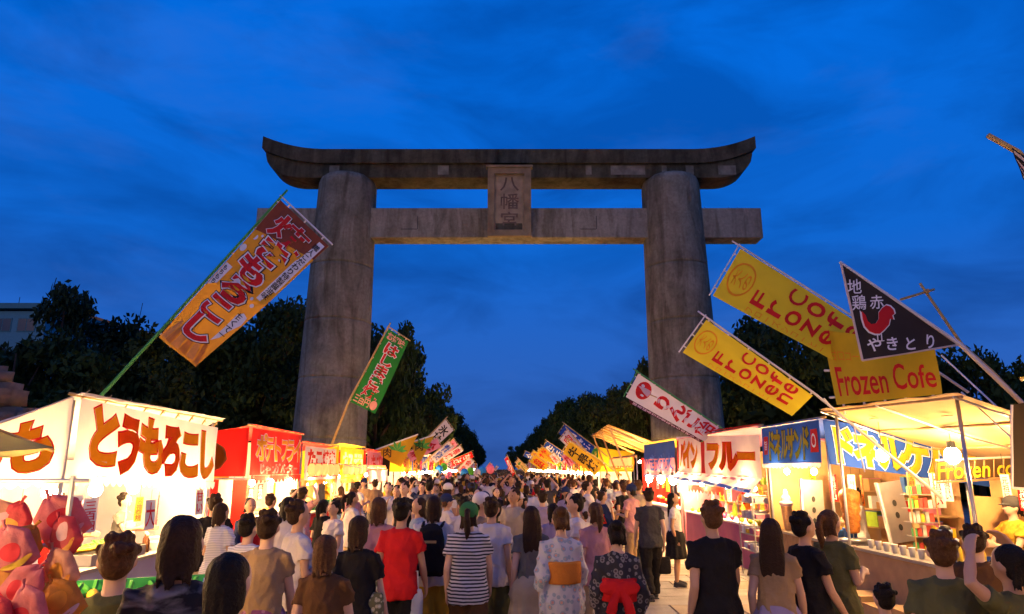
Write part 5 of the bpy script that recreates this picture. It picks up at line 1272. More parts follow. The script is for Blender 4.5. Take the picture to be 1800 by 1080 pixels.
def shoes_mesh(pose, fem):
    J = joints(pose, fem, 1); mb = MB()
    for s in (-1, 1):
        a = J[s]['an']; mb.tube([a + V(0, -.055, -.045), a + V(0, -.02, -.03), a + V(0, .05, -.035), a + V(s * .01, .13, -.055), a + V(s * .012, .185, -.062)], [.03, .046, .045, .042, .024], 10)
        mb.box(a + V(s * .005, .06, -.083), (.085, .25, .022))
    return union(mb, .012, 2, .4)
def top_mesh(pose, fem, sleeve=.55, loose=.022, hem=.80, flare=0.0):
    J = joints(pose, fem, 1); mb = MB(); g = loose
    R_ = [(0, 0, hem, .170 + g + flare, .132 + g + flare * .7), (0, 0, .90, .180 + g + flare * .5, .136 + g + flare * .4), (0, 0, 1.02, (.150 if not fem else .140) + g, .108 + g), (0, .003, 1.12, (.148 if not fem else .134) + g, .108 + g), (0, .003, 1.24, (.158 if not fem else .138) + g, .112 + g), (0, -.002, 1.33, (.160 if not fem else .138) + g, .096 + g), (0, -.005, 1.395, .112 + g, .070 + g), (0, -.005, 1.435, .066 + g * .5, .060 + g * .5)]
    loft(mb, R_, 24)
    for s in (-1, 1):
        j = J[s]; e = j['sh'].lerp(j['el'], sleeve) if sleeve <= 1 else j['el'].lerp(j['wr'], sleeve - 1)
        pts = [j['sh'] + V(-s * .06, 0, -.01), j['sh'] + V(0, 0, .005)] + ([j['sh'].lerp(j['el'], .5), e] if sleeve <= 1 else [j['el'], e])
        mb.tube(pts, [.062 + g * .4, .055 + g * .45, .050 + g * .7, (.052 if sleeve <= 1 else .040) + g * .8], 12)
    return union(mb, .012, 2, .6, wrinkle=.016, wscale=6)
def legs_mesh(pose, fem, length=1.0, loose=.016):
    J = joints(pose, fem, 1); mb = MB(); g = loose
    loft(mb, [(0, 0, .80, .135 + g, .10 + g), (0, -.008, .88, .168 + g * .5, .122 + g * .5), (0, 0, 1.0, .140, .10)], 20)
    for s in (-1, 1):
        j = J[s]
        if length <= .55: e = j['hip'].lerp(j['kn'], length / .55); pts = [j['hip'] + V(0, 0, .04), j['hip'].lerp(e, .5), e]; rr_ = [.095 + g, .092 + g, .082 + g * 1.8]
        else: e = j['kn'].lerp(j['an'], (length - .55) / .45); pts = [j['hip'] + V(0, 0, .04), j['hip'].lerp(j['kn'], .4), j['kn'], j['kn'].lerp(e, .5), e]; rr_ = [.095 + g, .086 + g, .062 + g, .058 + g, .050 + g]
        mb.tube(pts, rr_, 12)
    return union(mb, .012, 2, .6, wrinkle=.014, wscale=6)
def skirt_mesh(z0=1.02, z1=.5, r0=.15, r1=.26, folds=9, amp=.02):
    mb = MB(); n = 54; vs = []; fs = []; K = 8
    for i in range(K + 1):
        t_ = i / K; z = z0 + (z1 - z0) * t_; r = r0 + (r1 - r0) * t_ ** .8 + (.035 if .1 < t_ < .45 else 0)
        for j in range(n):
            a = 2 * math.pi * j / n; q = r + amp * t_ * math.sin(folds * a + 1.3 * math.sin(2 * a)); vs.append((q * math.cos(a), q * .80 * math.sin(a), z))
    for i in range(K):
        for j in range(n): fs.append((i * n + j, i * n + (j + 1) % n, (i + 1) * n + (j + 1) % n, (i + 1) * n + j))
    fs += [tuple(range(n - 1, -1, -1)), tuple(K * n + j for j in range(n))]
    mb.add(vs, fs); me = mb.mesh('skirt', None, True) if False else bpy.data.meshes.new('skirt')
    me.from_pydata(mb.v, [], mb.f); me.polygons.foreach_set('use_smooth', [True] * len(me.polygons)); me.materials.append(None); return me
def hair_mesh(kind):
    mb = MB(); c = V(0, -.018, 1.622)
    mb.ball(c, .081, 18, 12, (1.05, 1.17, 1.12)); mb.ball(c + V(0, -.018, -.045), .074, 14, 10, (1.02, 1.02, 1.0))
    rr = random.Random(sum(map(ord, kind)))
    if kind == 'short': 
        for k in range(26): a = rr.uniform(0, 6.28); e = rr.uniform(.15, 1.3); p = c + V(.085 * math.cos(a) * math.cos(e), -.01 + .095 * math.sin(a) * math.cos(e), .095 * math.sin(e)); mb.ball(p, rr.uniform(.016, .026), 7, 5)
    if kind != 'short':   # loose ends so the outline is not a helmet
        z0 = {'bob': 1.46, 'long': 1.20, 'ponytail': 1.50, 'bun': 1.52, 'flat': 1.52}[kind]
        for k in range(26):
            a = rr.uniform(-2.7, -.45); x_ = math.cos(a) * rr.uniform(.05, .092); y_ = -.03 + math.sin(a) * rr.uniform(.05, .07); mb.tube([(x_ * .9, y_, z0 + .12), (x_, y_, z0 + .03), (x_ * rr.uniform(.9, 1.25), y_ - rr.uniform(0, .02), z0 - rr.uniform(.0, .05))], [.014, .011, .004], 5)
    if kind == 'bob': loft(mb, [(0, -.040, 1.455, .055, .045), (0, -.038, 1.50, .084, .068), (0, -.03, 1.58, .088, .086), (0, -.02, 1.66, .076, .080)], 18)
    if kind == 'long':
        loft(mb, [(0, -.085, 1.18, .05, .022), (0, -.092, 1.26, .095, .035), (0, -.085, 1.36, .105, .045), (0, -.06, 1.46, .10, .06), (0, -.035, 1.58, .095, .09), (0, -.02, 1.66, .08, .085)], 18)
    if kind == 'ponytail': mb.ball(c + V(0, -.11, .02), .035, 10, 8); mb.tube([c + V(0, -.12, .02), c + V(0, -.165, -.06), c + V(.01, -.15, -.17), c + V(.0, -.13, -.25)], [.028, .038, .032, .008], 10)
    if kind == 'bun': mb.ball(c + V(0, -.085, .055), .050, 12, 8, (1.1, 1, .9)); mb.ball(c + V(0, -.06, -.05), .06, 12, 8)
    return union(mb, .0075, 2, .6, wrinkle=.0055, wscale=14, hairy=True)
def cap_mesh():
    mb = MB(); c = V(0, -.010, 1.635); mb.ball(c + V(0, -.004, .004), .096, 18, 10, (1.05, 1.18, 1.02)); mb.ball(c + V(0, .10, -.01), .07, 12, 6, (1, 1, .13)); return union(mb, .009, 2, .4)
def towel_mesh():
    mb = MB(); loft(mb, [(0, -.008, 1.615, .093, .112), (0, -.008, 1.64, .096, .114), (0, -.01, 1.668, .090, .106)], 20); mb.ball((0, -.125, 1.63), .022, 8, 6); mb.tube([(0, -.12, 1.63), (.02, -.14, 1.57)], [.018, .01], 6); return union(mb, .009, 1, .4)
def obi_mesh():
    mb = MB(); loft(mb, [(0, 0, 1.02, .186, .150), (0, 0, 1.05, .190, .156), (0, 0, 1.20, .194, .160), (0, 0, 1.22, .188, .154)], 24); return union(mb, .012, 1, .5)
def bow_mesh():
    mb = MB()
    for s in (-1, 1):
        mb.ball((s * .085, -.16, 1.15), .085, 12, 8, (1.15, .38, .75)); mb.tube([(s * .02, -.16, 1.12), (s * .07, -.185, 1.0), (s * .09, -.17, .93)], [(.03), (.045), (.05)], 8)
    mb.ball((0, -.165, 1.14), .04, 10, 8, (1, .8, 1.1)); return union(mb, .011, 2, .5, wrinkle=.006, wscale=10)
def yukata_mesh(pose):
    J = joints(pose, True, 1); mb = MB()
    loft(mb, [(0, 0, .13, .175, .165), (0, 0, .40, .185, .165), (0, 0, .70, .19, .15), (0, -.008, .88, .195, .150), (0, 0, 1.05, .160, .125), (0, .003, 1.24, .165, .130), (0, -.002, 1.34, .158, .112), (0, -.008, 1.40, .108, .082), (0, -.02, 1.435, .072, .066)], 26)
    for s in (-1, 1):
        j = J[s]; e = j['el'].lerp(j['wr'], .45); mb.tube([j['sh'] + V(-s * .06, 0, 0), j['sh'], j['el'], e], [.074, .070, .078, .08], 12)
        for k in range(5): t_ = k / 4; p = j['el'].lerp(e, t_); mb.tube([p, p + V(0, -.01, -.30)], [.035, .028], 8)
        mb.tube([j['el'] + V(0, 0, -.27), e + V(0, 0, -.27)], .035, 8)
    return union(mb, .013, 3, .6, wrinkle=.018, wscale=5)
def apron_mesh():
    mb = MB(); vs = []
    cl = [(x, .150 - .55 * x * x * 2, z) for z in (1.30, 1.0, .55) for x in (-.14, -.07, 0, .07, .14)]
    mb.add(cl + [(x, y + .012, z) for x, y, z in cl], [(r * 5 + c, r * 5 + c + 1, r * 5 + c + 6, r * 5 + c + 5) for r in range(2) for c in range(4)] + [(15 + r * 5 + c + 5, 15 + r * 5 + c + 6, 15 + r * 5 + c + 1, 15 + r * 5 + c) for r in range(2) for c in range(4)])
    me = bpy.data.meshes.new('apron'); me.from_pydata(mb.v, [], mb.f); me.materials.append(None); return me
eye_me = MB().ball((0, 0, 0), .0085, 8, 6, (1.3, .5, .7)).mesh('eye', None); mouth_me = MB().ball((0, 0, 0), .016, 8, 5, (1.2, .35, .35)).mesh('mouth', None)

HAIR = {k: hair_mesh(k) for k in ('short', 'bob', 'long', 'ponytail', 'bun', 'flat')}; CAP = cap_mesh(); TOWEL = towel_mesh(); OBI = obi_mesh(); BOW = bow_mesh(); APRON = apron_mesh()
SK_KNEE = skirt_mesh(); SK_LONG = skirt_mesh(1.02, .14, .15, .30, 11, .025); SK_MINI = skirt_mesh(1.02, .62, .155, .25, 8, .018)
PROTO = {}
def proto(key, pose, fem, parts): PROTO[key] = (pose, dict(body=body_mesh(pose, fem), shoes=shoes_mesh(pose, fem), **parts))
for p in ('walkL', 'walkR', 'stand', 'hold', 'phone', 'up', 'reach'):
    proto('m_' + p, p, False, {'shirt': top_mesh(p, False), 'trousers': legs_mesh(p, False)})
proto('ms_walkR', 'walkR', False, {'shirt': top_mesh('walkR', False, loose=.03), 'shorts': legs_mesh('walkR', False, .52, .02)})
proto('ms_walkL', 'walkL', False, {'shirt': top_mesh('walkL', False, loose=.03, hem=.76), 'shorts': legs_mesh('walkL', False, .50, .02)})
for p in ('walkL', 'stand', 'hold'):
    bm_ = body_mesh(p, True); sm_ = shoes_mesh(p, True); tp = top_mesh(p, True, .45, .014, .90)
    PROTO['wk_' + p] = (p, dict(body=bm_, shoes=sm_, blouse=tp, skirt=SK_KNEE)); PROTO['wl_' + p] = (p, dict(body=bm_, shoes=sm_, blouse=tp, long_skirt=SK_LONG))
    PROTO['wj_' + p] = (p, dict(body=bm_, shoes=sm_, blouse=top_mesh(p, True, .6, .02, .80, .02), jeans=legs_mesh(p, True, 1.0, .006)))
    PROTO['y_' + p] = (p, dict(body=bm_, shoes=sm_, yukata=yukata_mesh(p), obi=OBI, bow=BOW))
PROTO['w_up'] = ('up', dict(body=body_mesh('up', True), shoes=shoes_mesh('up', True), blouse=top_mesh('up', True, .35, .016, .82), skirt=SK_KNEE))

def stripes(key, c1, c2, sc):
    if key in MATS: return MATS[key]
    m = mat(key, c1, .85, 0); t = m.node_tree; b = t.nodes['Principled BSDF']
    tcn = t.nodes.new('ShaderNodeTexCoord'); w = t.nodes.new('ShaderNodeTexWave'); w.bands_direction = 'Z'; w.inputs['Scale'].default_value = sc; w.inputs['Distortion'].default_value = .6
    t.links.new(tcn.outputs['Object'], w.inputs['Vector']); rp = t.nodes.new('ShaderNodeValToRGB'); t.links.new(w.outputs['Fac'], rp.inputs[0])
    rp.color_ramp.elements[0].position = .40; rp.color_ramp.elements[0].color = (*c1, 1); rp.color_ramp.elements[1].position = .50; rp.color_ramp.elements[1].color = (*c2, 1)
    t.links.new(rp.outputs[0], b.inputs['Base Color']); return m
def floral(key, c1, c2, c3, sc):
    if key in MATS: return MATS[key]
    m = mat(key, c1, .85, 0); t = m.node_tree; b = t.nodes['Principled BSDF']
    tcn = t.nodes.new('ShaderNodeTexCoord'); w = t.nodes.new('ShaderNodeTexVoronoi'); w.inputs['Scale'].default_value = sc; t.links.new(tcn.outputs['Object'], w.inputs['Vector'])
    rp = t.nodes.new('ShaderNodeValToRGB'); t.links.new(w.outputs['Distance'], rp.inputs[0]); e = rp.color_ramp.elements
    rp.color_ramp.interpolation = 'CONSTANT'; e[0].position = 0; e[0].color = (*c3, 1); e[1].position = .22; e[1].color = (*c2, 1); q = e.new(.42); q.color = (*c1, 1)
    t.links.new(rp.outputs[0], b.inputs['Base Color']); return m
FAB = {'white': (.62, .56, .52), 'black': (.014, .013, .014), 'red': (.62, .02, .02), 'navy': (.02, .03, .08), 'grey': (.13, .125, .12), 'beige': (.30, .20, .11), 'brown': (.10, .05, .022), 'pink': (.52, .25, .24), 'mustard': (.52, .30, .03),
       'olive': (.10, .10, .04), 'pale blue': (.26, .32, .40), 'green': (.04, .16, .05), 'purple': (.16, .05, .13), 'charcoal': (.045, .045, .05), 'cream': (.48, .38, .24), 'denim blue': (.06, .10, .20), 'orange': (.60, .20, .03), 'lavender': (.32, .26, .36)}
def fab(n):
    if n == 'striped': return stripes('striped_knit', (.03, .03, .035), (.62, .58, .56), 9.5)
    if n == 'pale striped': return stripes('pale_striped_knit', (.42, .42, .46), (.70, .68, .68), 16)
    if n == 'pale floral': return floral('pale_floral', (.52, .50, .48), (.30, .36, .38), (.58, .30, .22), 17)
    if n == 'dark floral': return floral('dark_floral', (.03, .028, .03), (.20, .18, .16), (.07, .05, .05), 19)
    if n == 'purple floral': return floral('purple_floral', (.20, .06, .14), (.34, .16, .26), (.10, .03, .07), 16)
    if n == 'smoky print':
        if 'smoky_print' in MATS: return MATS['smoky_print']
        m = mat('smoky_print', (.014, .013, .014), .88, 0); t = m.node_tree; tcn = t.nodes.new('ShaderNodeTexCoord'); mpn = t.nodes.new('ShaderNodeMapping'); mpn.inputs['Scale'].default_value = (4, 4, 11)
        q = t.nodes.new('ShaderNodeTexNoise'); q.inputs['Scale'].default_value = 1.0; q.inputs['Detail'].default_value = 6; q.inputs['Distortion'].default_value = 1.2; t.links.new(tcn.outputs['Object'], mpn.inputs[0]); t.links.new(mpn.outputs[0], q.inputs['Vector'])
        rp = t.nodes.new('ShaderNodeValToRGB'); t.links.new(q.outputs['Fac'], rp.inputs[0]); rp.color_ramp.elements[0].position = .50; rp.color_ramp.elements[0].color = (.014, .013, .014, 1); rp.color_ramp.elements[1].position = .72; rp.color_ramp.elements[1].color = (.22, .21, .20, 1)
        t.links.new(rp.outputs[0], t.nodes['Principled BSDF'].inputs['Base Color']); return m
    return mat('fabric_' + n.replace(' ', '_'), FAB[n], .9, .16, 5, bump=.55, bscale=22, spec=.1)
SKIN = [mat('skin_%s' % k, c, .55, .06, 8) for k, c in (('light', (.58, .36, .25)), ('warm', (.50, .29, .18)), ('tan', (.40, .22, .13)))]
HAIRC = {'black': mat('hair_black', (.012, .009, .007), .6, .3, 60, bump=.5, bscale=90, spec=.12), 'dark brown': mat('hair_dark_brown', (.030, .016, .009), .6, .3, 60, bump=.5, bscale=90, spec=.12), 'brown': mat('hair_brown', (.080, .038, .016), .6, .3, 60, bump=.5, bscale=90, spec=.12)}
M_eye = mat('eye_dark', (.01, .008, .008), .2, 0); M_lip = mat('lip', (.35, .10, .08), .5, 0)
SKIRTSH = {}
PCOUNT = [0]
def setm(o, m): o.material_slots[0].link = 'OBJECT'; o.material_slots[0].material = m
def person(pk, x, d, h, yaw, label, top='white', bot='navy', hair='short', hc='black', skin=0, hat=None, extra=None, shoes='charcoal', group=None, obi='red', z=0.0, lean=0.0):
    pose, parts = PROTO[pk]
    o = empty('person', (x, d, z + .016)); o.rotation_euler = (-lean, 0, R(yaw)); k = h / 1.715; o.scale = (k, k, k)
    tag(o, label, 'person', group)
    def add(nm, me, m):
        c = bpy.data.objects.new(nm, me); COL.objects.link(c); c.parent = o; setm(c, m); return c
    for nm, me in parts.items():
        if nm == 'body': add('body', me, SKIN[skin])
        elif nm == 'shoes': add('shoes', me, fab(shoes))
        elif nm in ('shirt', 'blouse', 'yukata'): add(nm, me, fab(top))
        elif nm in ('obi', 'bow'):
            if not (nm == 'bow' and top == 'pale floral'): add(nm, me, fab(obi))
        else: add(nm, me, fab(bot))
    if hat == 'towel': add('hair', HAIR[hair], HAIRC[hc]); add('headband', TOWEL, fab('white'))
    elif hat: add('hair', HAIR['flat' if hair in ('short', 'bob') else hair], HAIRC[hc]); add('cap', CAP, fab(hat))
    else: add('hair', HAIR[hair], HAIRC[hc])
    if extra == 'apron': add('apron', APRON, fab('white'))
    if abs(((yaw + 180) % 360) - 180) > 50 or d < 9:
        for s in (-1, 1): e = add('eye', eye_me, M_eye); e.location = (s * .030, .090, 1.603)
        e = add('mouth', mouth_me, M_lip); e.location = (0, .090, 1.528)
    return o
TAKEN = []
def pp(pk, px, d, h, yaw, label, **kw):
    """a person whose head is over photo column px"""
    r = ray(px, 940); x = r.x / r.y * d
    TAKEN.append((x, d)); return person(pk, x, d, h, yaw, label, **kw)
for m in (eye_me, mouth_me): m.materials.append(None) if not len(m.materials) else None

# ---- the people who can be told apart
pp('m_stand', 212, 3.55, 1.72, 25, 'person in an olive shirt with short brown hair by the hanging candy bags', top='olive', bot='charcoal', hc='brown')
pp('m_stand', 322, 3.3, 1.83, 8, 'broad person in a black shirt with a smoky grey back print', top='smoky print', bot='black', hair='bob', hc='dark brown')
pp('wk_stand', 412, 3.0, 1.70, -12, 'person with a round dark bob and bare shoulders in a brown top', top='brown', bot='brown', hair='bob', hc='black')
pp('wl_walkL', 470, 5.5, 1.72, 5, 'person in a beige blouse and long purple floral skirt', top='beige', bot='purple floral', hair='short', hc='dark brown')
pp('m_stand', 436, 6.6, 1.62, -20, 'person in a pale striped shirt behind the purple floral skirt', top='pale striped', bot='denim blue', hc='black')
pp('m_hold', 522, 6.6, 1.74, -50, 'person in a loose white shirt holding a phone at chest height', top='white', bot='charcoal', hc='dark brown', skin=1)
pp('wl_walkL', 575, 4.9, 1.60, -5, 'person in a dark brown top and long grey skirt', top='brown', bot='grey', hair='bob', hc='brown')
pp('wj_walkL', 632, 5.9, 1.66, -15, 'person in a draped black top with a patterned tote', top='black', bot='black', hair='bob', hc='dark brown')
pp('m_walkR', 664, 7.6, 1.74, 5, 'person in a pale pink shirt with light brown hair', top='pink', bot='beige', hair='bob', hc='brown')
pp('m_walkL', 705, 7.1, 1.74, -10, 'person in a bright red T-shirt and black trousers', top='red', bot='black', hc='black', skin=1)
pp('ms_walkR', 762, 7.9, 1.74, 0, 'person in a white shirt carrying a black backpack', top='white', bot='mustard', hair='bob', hc='dark brown')
pp('ms_walkL', 824, 7.2, 1.69, -4, 'person in a green cap and black and white striped shirt', top='striped', bot='brown', hair='ponytail', hc='dark brown', hat='green')
pp('ms_walkR', 864, 7.9, 1.72, -12, 'person in a plain white T-shirt and olive shorts with cropped hair', top='white', bot='olive', hc='dark brown', skin=1)
pp('wk_walkL', 934, 7.4, 1.66, 6, 'person with long dark hair in a grey top and cream skirt', top='grey', bot='cream', hair='long', hc='dark brown')
pp('y_walkL', 986, 6.8, 1.68, 3, 'person in a pale floral yukata with an orange sash and brown updo', top='pale floral', hair='bun', hc='brown', obi='orange')
pp('m_walkR', 1012, 8.8, 1.72, 95, 'person in a white shirt walking sideways behind the pale yukata', top='white', bot='grey', hc='black', skin=1)
pp('wj_walkL', 1047, 8.2, 1.66, 10, 'person in a pink blouse and cream trousers near the fruit stall', top='pink', bot='cream', hair='ponytail', hc='brown')
pp('y_stand', 1084, 6.2, 1.60, -4, 'person in a dark patterned yukata with a big red bow', top='dark floral', hair='bun', hc='black', obi='red')
pp('m_walkR', 1143, 11.6, 1.72, 5, 'person in a charcoal T-shirt and black trousers with a black handbag', top='charcoal', bot='black', hc='dark brown')
pp('m_walkL', 1252, 5.9, 1.77, 10, 'person in a black T-shirt with pale shoulder straps walking alone', top='black', bot='black', hc='brown', skin=1)
pp('wl_walkL', 1356, 5.9, 1.64, -28, 'person with long brown hair in a tan top and long lavender skirt', top='beige', bot='lavender', hair='long', hc='dark brown')
pp('ms_walkL', 1414, 6.1, 1.67, -78, 'person in a black T-shirt with a red collar facing the kebab stall', top='black', bot='black', hc='black', skin=1)
pp('wj_hold', 1462, 6.4, 1.68, -60, 'person in an olive top reaching forward beside the kebab counter', top='olive', bot='charcoal', hair='ponytail', hc='brown', skin=1)
pp('ms_walkR', 1540, 4.9, 1.28, 5, 'small child with dark hair in front of the coffee counter', top='charcoal', bot='brown', hc='black')
pp('m_walkL', 1652, 4.4, 1.66, -25, 'person in a dark olive shirt passing the coffee counter', top='olive', bot='brown', hc='brown')
pp('w_up', 1766, 4.1, 1.62, 20, 'person with both arms raised to the head beside the coffee stall', top='olive', bot='black', hair='ponytail', hc='black', skin=1)
pp('m_hold', 1712, 5.4, 1.62, -40, 'person in a brown shirt looking into the coffee stall', top='brown', bot='charcoal', hc='dark brown')
# vendors
def vendor(x, d, yaw, label, pk='m_reach', **kw): TAKEN.append((x, d)); return person(pk, x, d, kw.pop('h', 1.70), yaw, label, **kw)
vendor(-6.1, 9.6, -90, 'vendor in a red shirt and white headband behind the corn grill', top='red', bot='navy', hat='towel')
vendor(-6.0, 11.0, -90, 'vendor in a grey shirt and apron at the far end of the corn stall', top='grey', bot='navy', extra='apron', h=1.66)
vendor(-6.0, 15.4, -90, 'vendor in a white shirt inside the red potato stall', top='white', bot='navy', hat='towel')
vendor(-6.1, 19.6, -90, 'vendor in a black shirt in the dumpling stall', top='black', bot='navy', hat='towel')
vendor(-6.1, 23.6, -90, 'vendor in a yellow shirt in the cake stall', top='mustard', bot='navy')
vendor(6.0, 12.4, 90, 'vendor in a white apron at the kebab counter', top='white', bot='navy', extra='apron')
vendor(6.1, 16.2, 90, 'vendor in a pink shirt in the fruit stall', top='pink', bot='navy', hair='ponytail', h=1.6, pk='wj_hold')
vendor(6.0, 18.3, 90, 'vendor in an orange shirt at the far end of the fruit stall', top='orange', bot='navy', hat='towel')
vendor(6.0, 22.5, 90, 'vendor in a pale blue shirt in the shaved ice stall', top='pale blue', bot='navy')
vendor(6.05, 8.6, 90, 'vendor in a mustard shirt behind the coffee counter', top='mustard', bot='navy', hat='charcoal')
# things carried
def back_at(px, d): r = ray(px, 940); return r.x / r.y * d
x = back_at(762, 7.9)
o = empty('backpack', (x, 7.72, 1.0)); tag(o, 'black backpack on the back of the person in a white shirt', 'backpack')
mb = MB(); loft(mb, [(x, 7.66, .95, .13, .06), (x, 7.64, 1.0, .16, .09), (x, 7.64, 1.25, .155, .09), (x, 7.67, 1.42, .12, .07), (x, 7.7, 1.47, .05, .03)], 16); bpm = union(mb, .014, 2, .5, .008); c = link('bag', bpm, o); setm(c, fab('black'))
for s in (-1, 1): c = MB().tube([(x + s * .1, 7.72, 1.44), (x + s * .11, 7.92, 1.47), (x + s * .12, 8.0, 1.3), (x + s * .13, 7.8, 1.02)], .018, 6).build('strap', fab('black'), o)
c = MB().box((x, 7.54, 1.30), (.14, .01, .025)).build('logo_tab', mat('bag_tab', (.45, .33, .12), .6, .1), o)
def bag(label, loc, size, m, name='tote_bag', cat='bag'):
    loc = Vector(loc); w, d_, h_ = size; o = empty(name, loc); tag(o, label, cat)
    mb = MB(); loft(mb, [(loc.x, loc.y, loc.z, w * .45, d_ * .4), (loc.x, loc.y, loc.z + .03, w * .5, d_ * .5), (loc.x, loc.y, loc.z + h_ * .7, w * .5, d_ * .42), (loc.x, loc.y, loc.z + h_, w * .46, d_ * .2)], 16)
    me = union(mb, .012, 1, .5, .006, 9); c = link('body', me, o); setm(c, m)
    MB().tube([loc + V(-w * .25, 0, h_), loc + V(-w * .2, 0, h_ + .16), loc + V(w * .2, 0, h_ + .16), loc + V(w * .25, 0, h_)], .008, 6).build('handle', m, o)
x = back_at(655, 5.9); bag('patterned olive tote hanging beside the draped black top', (x, 5.85, .72), (.26, .12, .36), floral('tote_print', (.10, .10, .05), (.35, .33, .22), (.5, .48, .38), 26))
x = back_at(1166, 11.6); bag('black handbag dangling beside the person in charcoal', (x, 11.7, .40), (.24, .12, .26), fab('black'), 'handbag')
x = back_at(730, 7.1); bag('white plastic bag beside the red T-shirt', (x, 7.05, .62), (.2, .12, .30), mat('thin_plastic', (.75, .74, .74), .35, .05, trans=.4), 'plastic_bag')

# ---- the dense crowd
rr = random.Random(77)
def clear(x, d, r):
    return all((x - a) ** 2 + (d - b) ** 2 > r * r for a, b in TAKEN)
def place(d):
    if d < 13: a, b = -4.4, 1.15
    elif d < 18: a, b = -4.5, 3.2
    else: a, b = -4.4, 4.4
    return lane(rr.uniform(a, b), d)
WHERE = [(11, 'abreast of the corn stall'), (15, 'abreast of the red potato stall'), (20, 'between the dumpling and fruit stalls'), (26, 'between the cake and shaved ice stalls'), (32, 'just short of the torii'), (36, 'beneath the torii'), (48, 'just beyond the torii')]
KIN = [('m_walkL', 'T-shirt', 'trousers'), ('m_walkR', 'T-shirt', 'trousers'), ('ms_walkR', 'T-shirt', 'shorts'), ('ms_walkL', 'loose T-shirt', 'shorts'), ('wk_walkL', 'blouse', 'knee skirt'), ('wl_walkL', 'blouse', 'long skirt'), ('wj_walkL', 'top', 'jeans'),
       ('y_walkL', 'yukata', ''), ('m_phone', 'T-shirt', 'trousers'), ('m_up', 'T-shirt', 'trousers'), ('wl_hold', 'blouse', 'long skirt'), ('y_hold', 'yukata', ''), ('wj_hold', 'top', 'jeans'), ('m_hold', 'T-shirt', 'trousers'), ('wk_stand', 'blouse', 'knee skirt')]
TOPC = ['white'] * 5 + ['black'] * 8 + ['grey', 'navy', 'beige', 'beige', 'pink', 'pale blue', 'mustard', 'red', 'cream', 'cream', 'brown', 'striped', 'pale striped', 'charcoal', 'lavender', 'olive']
BOTC = ['navy', 'black', 'denim blue', 'beige', 'charcoal', 'grey', 'brown', 'cream', 'olive']
YUK = ['pale floral', 'dark floral', 'navy', 'purple floral', 'pale blue', 'pink']
n = 0; tries = 0; seen = {}
made = []
while n < 238 and tries < 12000:
    tries += 1
    d = 8.4 + (rr.random() ** 0.92) * 36; x = place(d)
    if not clear(x, d, .60 if d < 20 else .56): continue
    TAKEN.append((x, d)); pk, tn_, bn = rr.choice(KIN); fem = pk[0] in 'wy'
    top = rr.choice(YUK) if pk[0] == 'y' else rr.choice(TOPC); bot = rr.choice(BOTC)
    hair = ('bun' if pk[0] == 'y' else rr.choice(('long', 'bob', 'ponytail', 'bob'))) if fem else 'short'; hc = rr.choice(('black', 'black', 'dark brown', 'dark brown', 'brown'))
    back = rr.random() < .62; yaw = rr.gauss(0, 24) if back else rr.choice((180 + rr.gauss(0, 25), rr.choice((-1, 1)) * rr.uniform(45, 120)))
    h = rr.gauss(1.60 if fem else 1.70, .065); h = rr.uniform(1.05, 1.35) if rr.random() < .07 else h
    w = next(t_ for lim, t_ in WHERE if d < lim)
    hd = {'short': 'short', 'bob': 'bobbed', 'long': 'long', 'ponytail': 'tied back', 'bun': 'pinned up'}[hair]
    lab = 'person with %s %s hair in a %s %s%s %s' % (hd, hc, top, tn_, (' and %s %s' % (bot, bn)) if bn else '', w)
    lw = lab.split()
    if len(lw) > 16: lab = 'person with %s hair in %s %s%s %s' % (hc, top, tn_, (' and %s %s' % (bot, bn)) if bn else '', w)
    if len(lab.split()) > 16: lab = 'person in %s %s%s %s' % (top, tn_, (' and %s %s' % (bot, bn)) if bn else '', w)
    person(pk, x, d, h, yaw, lab, top=top, bot=bot, hair=hair, hc=hc, skin=rr.randrange(3), obi=rr.choice(('red', 'mustard', 'pink', 'cream', 'navy')), group='people walking in the lane', hat=rr.choice((None,) * 12 + ('white', 'navy')) )
    n += 1
# ---- beyond, a mass of heads and shoulders nobody could count
cm = bpy.data.materials.new('crowd_cloth'); cm.use_nodes = True
at_n = cm.node_tree.nodes.new('ShaderNodeAttribute'); at_n.attribute_name = 'tint'; cm.node_tree.links.new(at_n.outputs['Color'], cm.node_tree.nodes['Principled BSDF'].inputs['Base Color']); cm.node_tree.nodes['Principled BSDF'].inputs['Roughness'].default_value = .85
mb = MB(); cols = []
def addc(c, f):
    k = len(mb.f); f(); cols.extend([c] * (len(mb.f) - k))
for k in range(1150):
    d = 45 + (rr.random() ** 1.25) * 190; x = lane(rr.uniform(-4.5, 4.5), d); h = rr.gauss(1.66, .07); s = h / 1.7
    cl_ = FAB[rr.choice([c for c in TOPC if 'striped' not in c])]; bt = FAB[rr.choice(BOTC)]; hc = rr.choice(((.012, .009, .008), (.03, .015, .008), (.07, .03, .012)))
    addc((.5, .3, .19), lambda: mb.ball((x, d, 1.585 * s), .09 * s, 8, 6, (.9, 1, 1.25)))
    addc(hc, lambda: mb.ball((x, d - .015, 1.615 * s), .098 * s, 8, 6, (1, 1.05, 1.05)))
    addc(cl_, lambda: loft(mb, [(x, d, .82 * s, .17, .12), (x, d, 1.05 * s, .16, .11), (x, d, 1.3 * s, .21, .12), (x, d, 1.4 * s, .17, .09), (x, d, 1.46 * s, .06, .05)], 9))
    for q in (-1, 1):
        addc(cl_, lambda: mb.tube([(x + q * .2, d, 1.36 * s), (x + q * .25, d + .02, 1.1 * s)], [.055, .05], 6)); addc((.5, .3, .19), lambda: mb.tube([(x + q * .25, d + .02, 1.1 * s), (x + q * .24, d + .1, .86 * s)], [.04, .03], 5))
        addc(bt, lambda: mb.tube([(x + q * .08, d, .86 * s), (x + q * .09, d + q * .12, .05)], [.085, .055], 6))
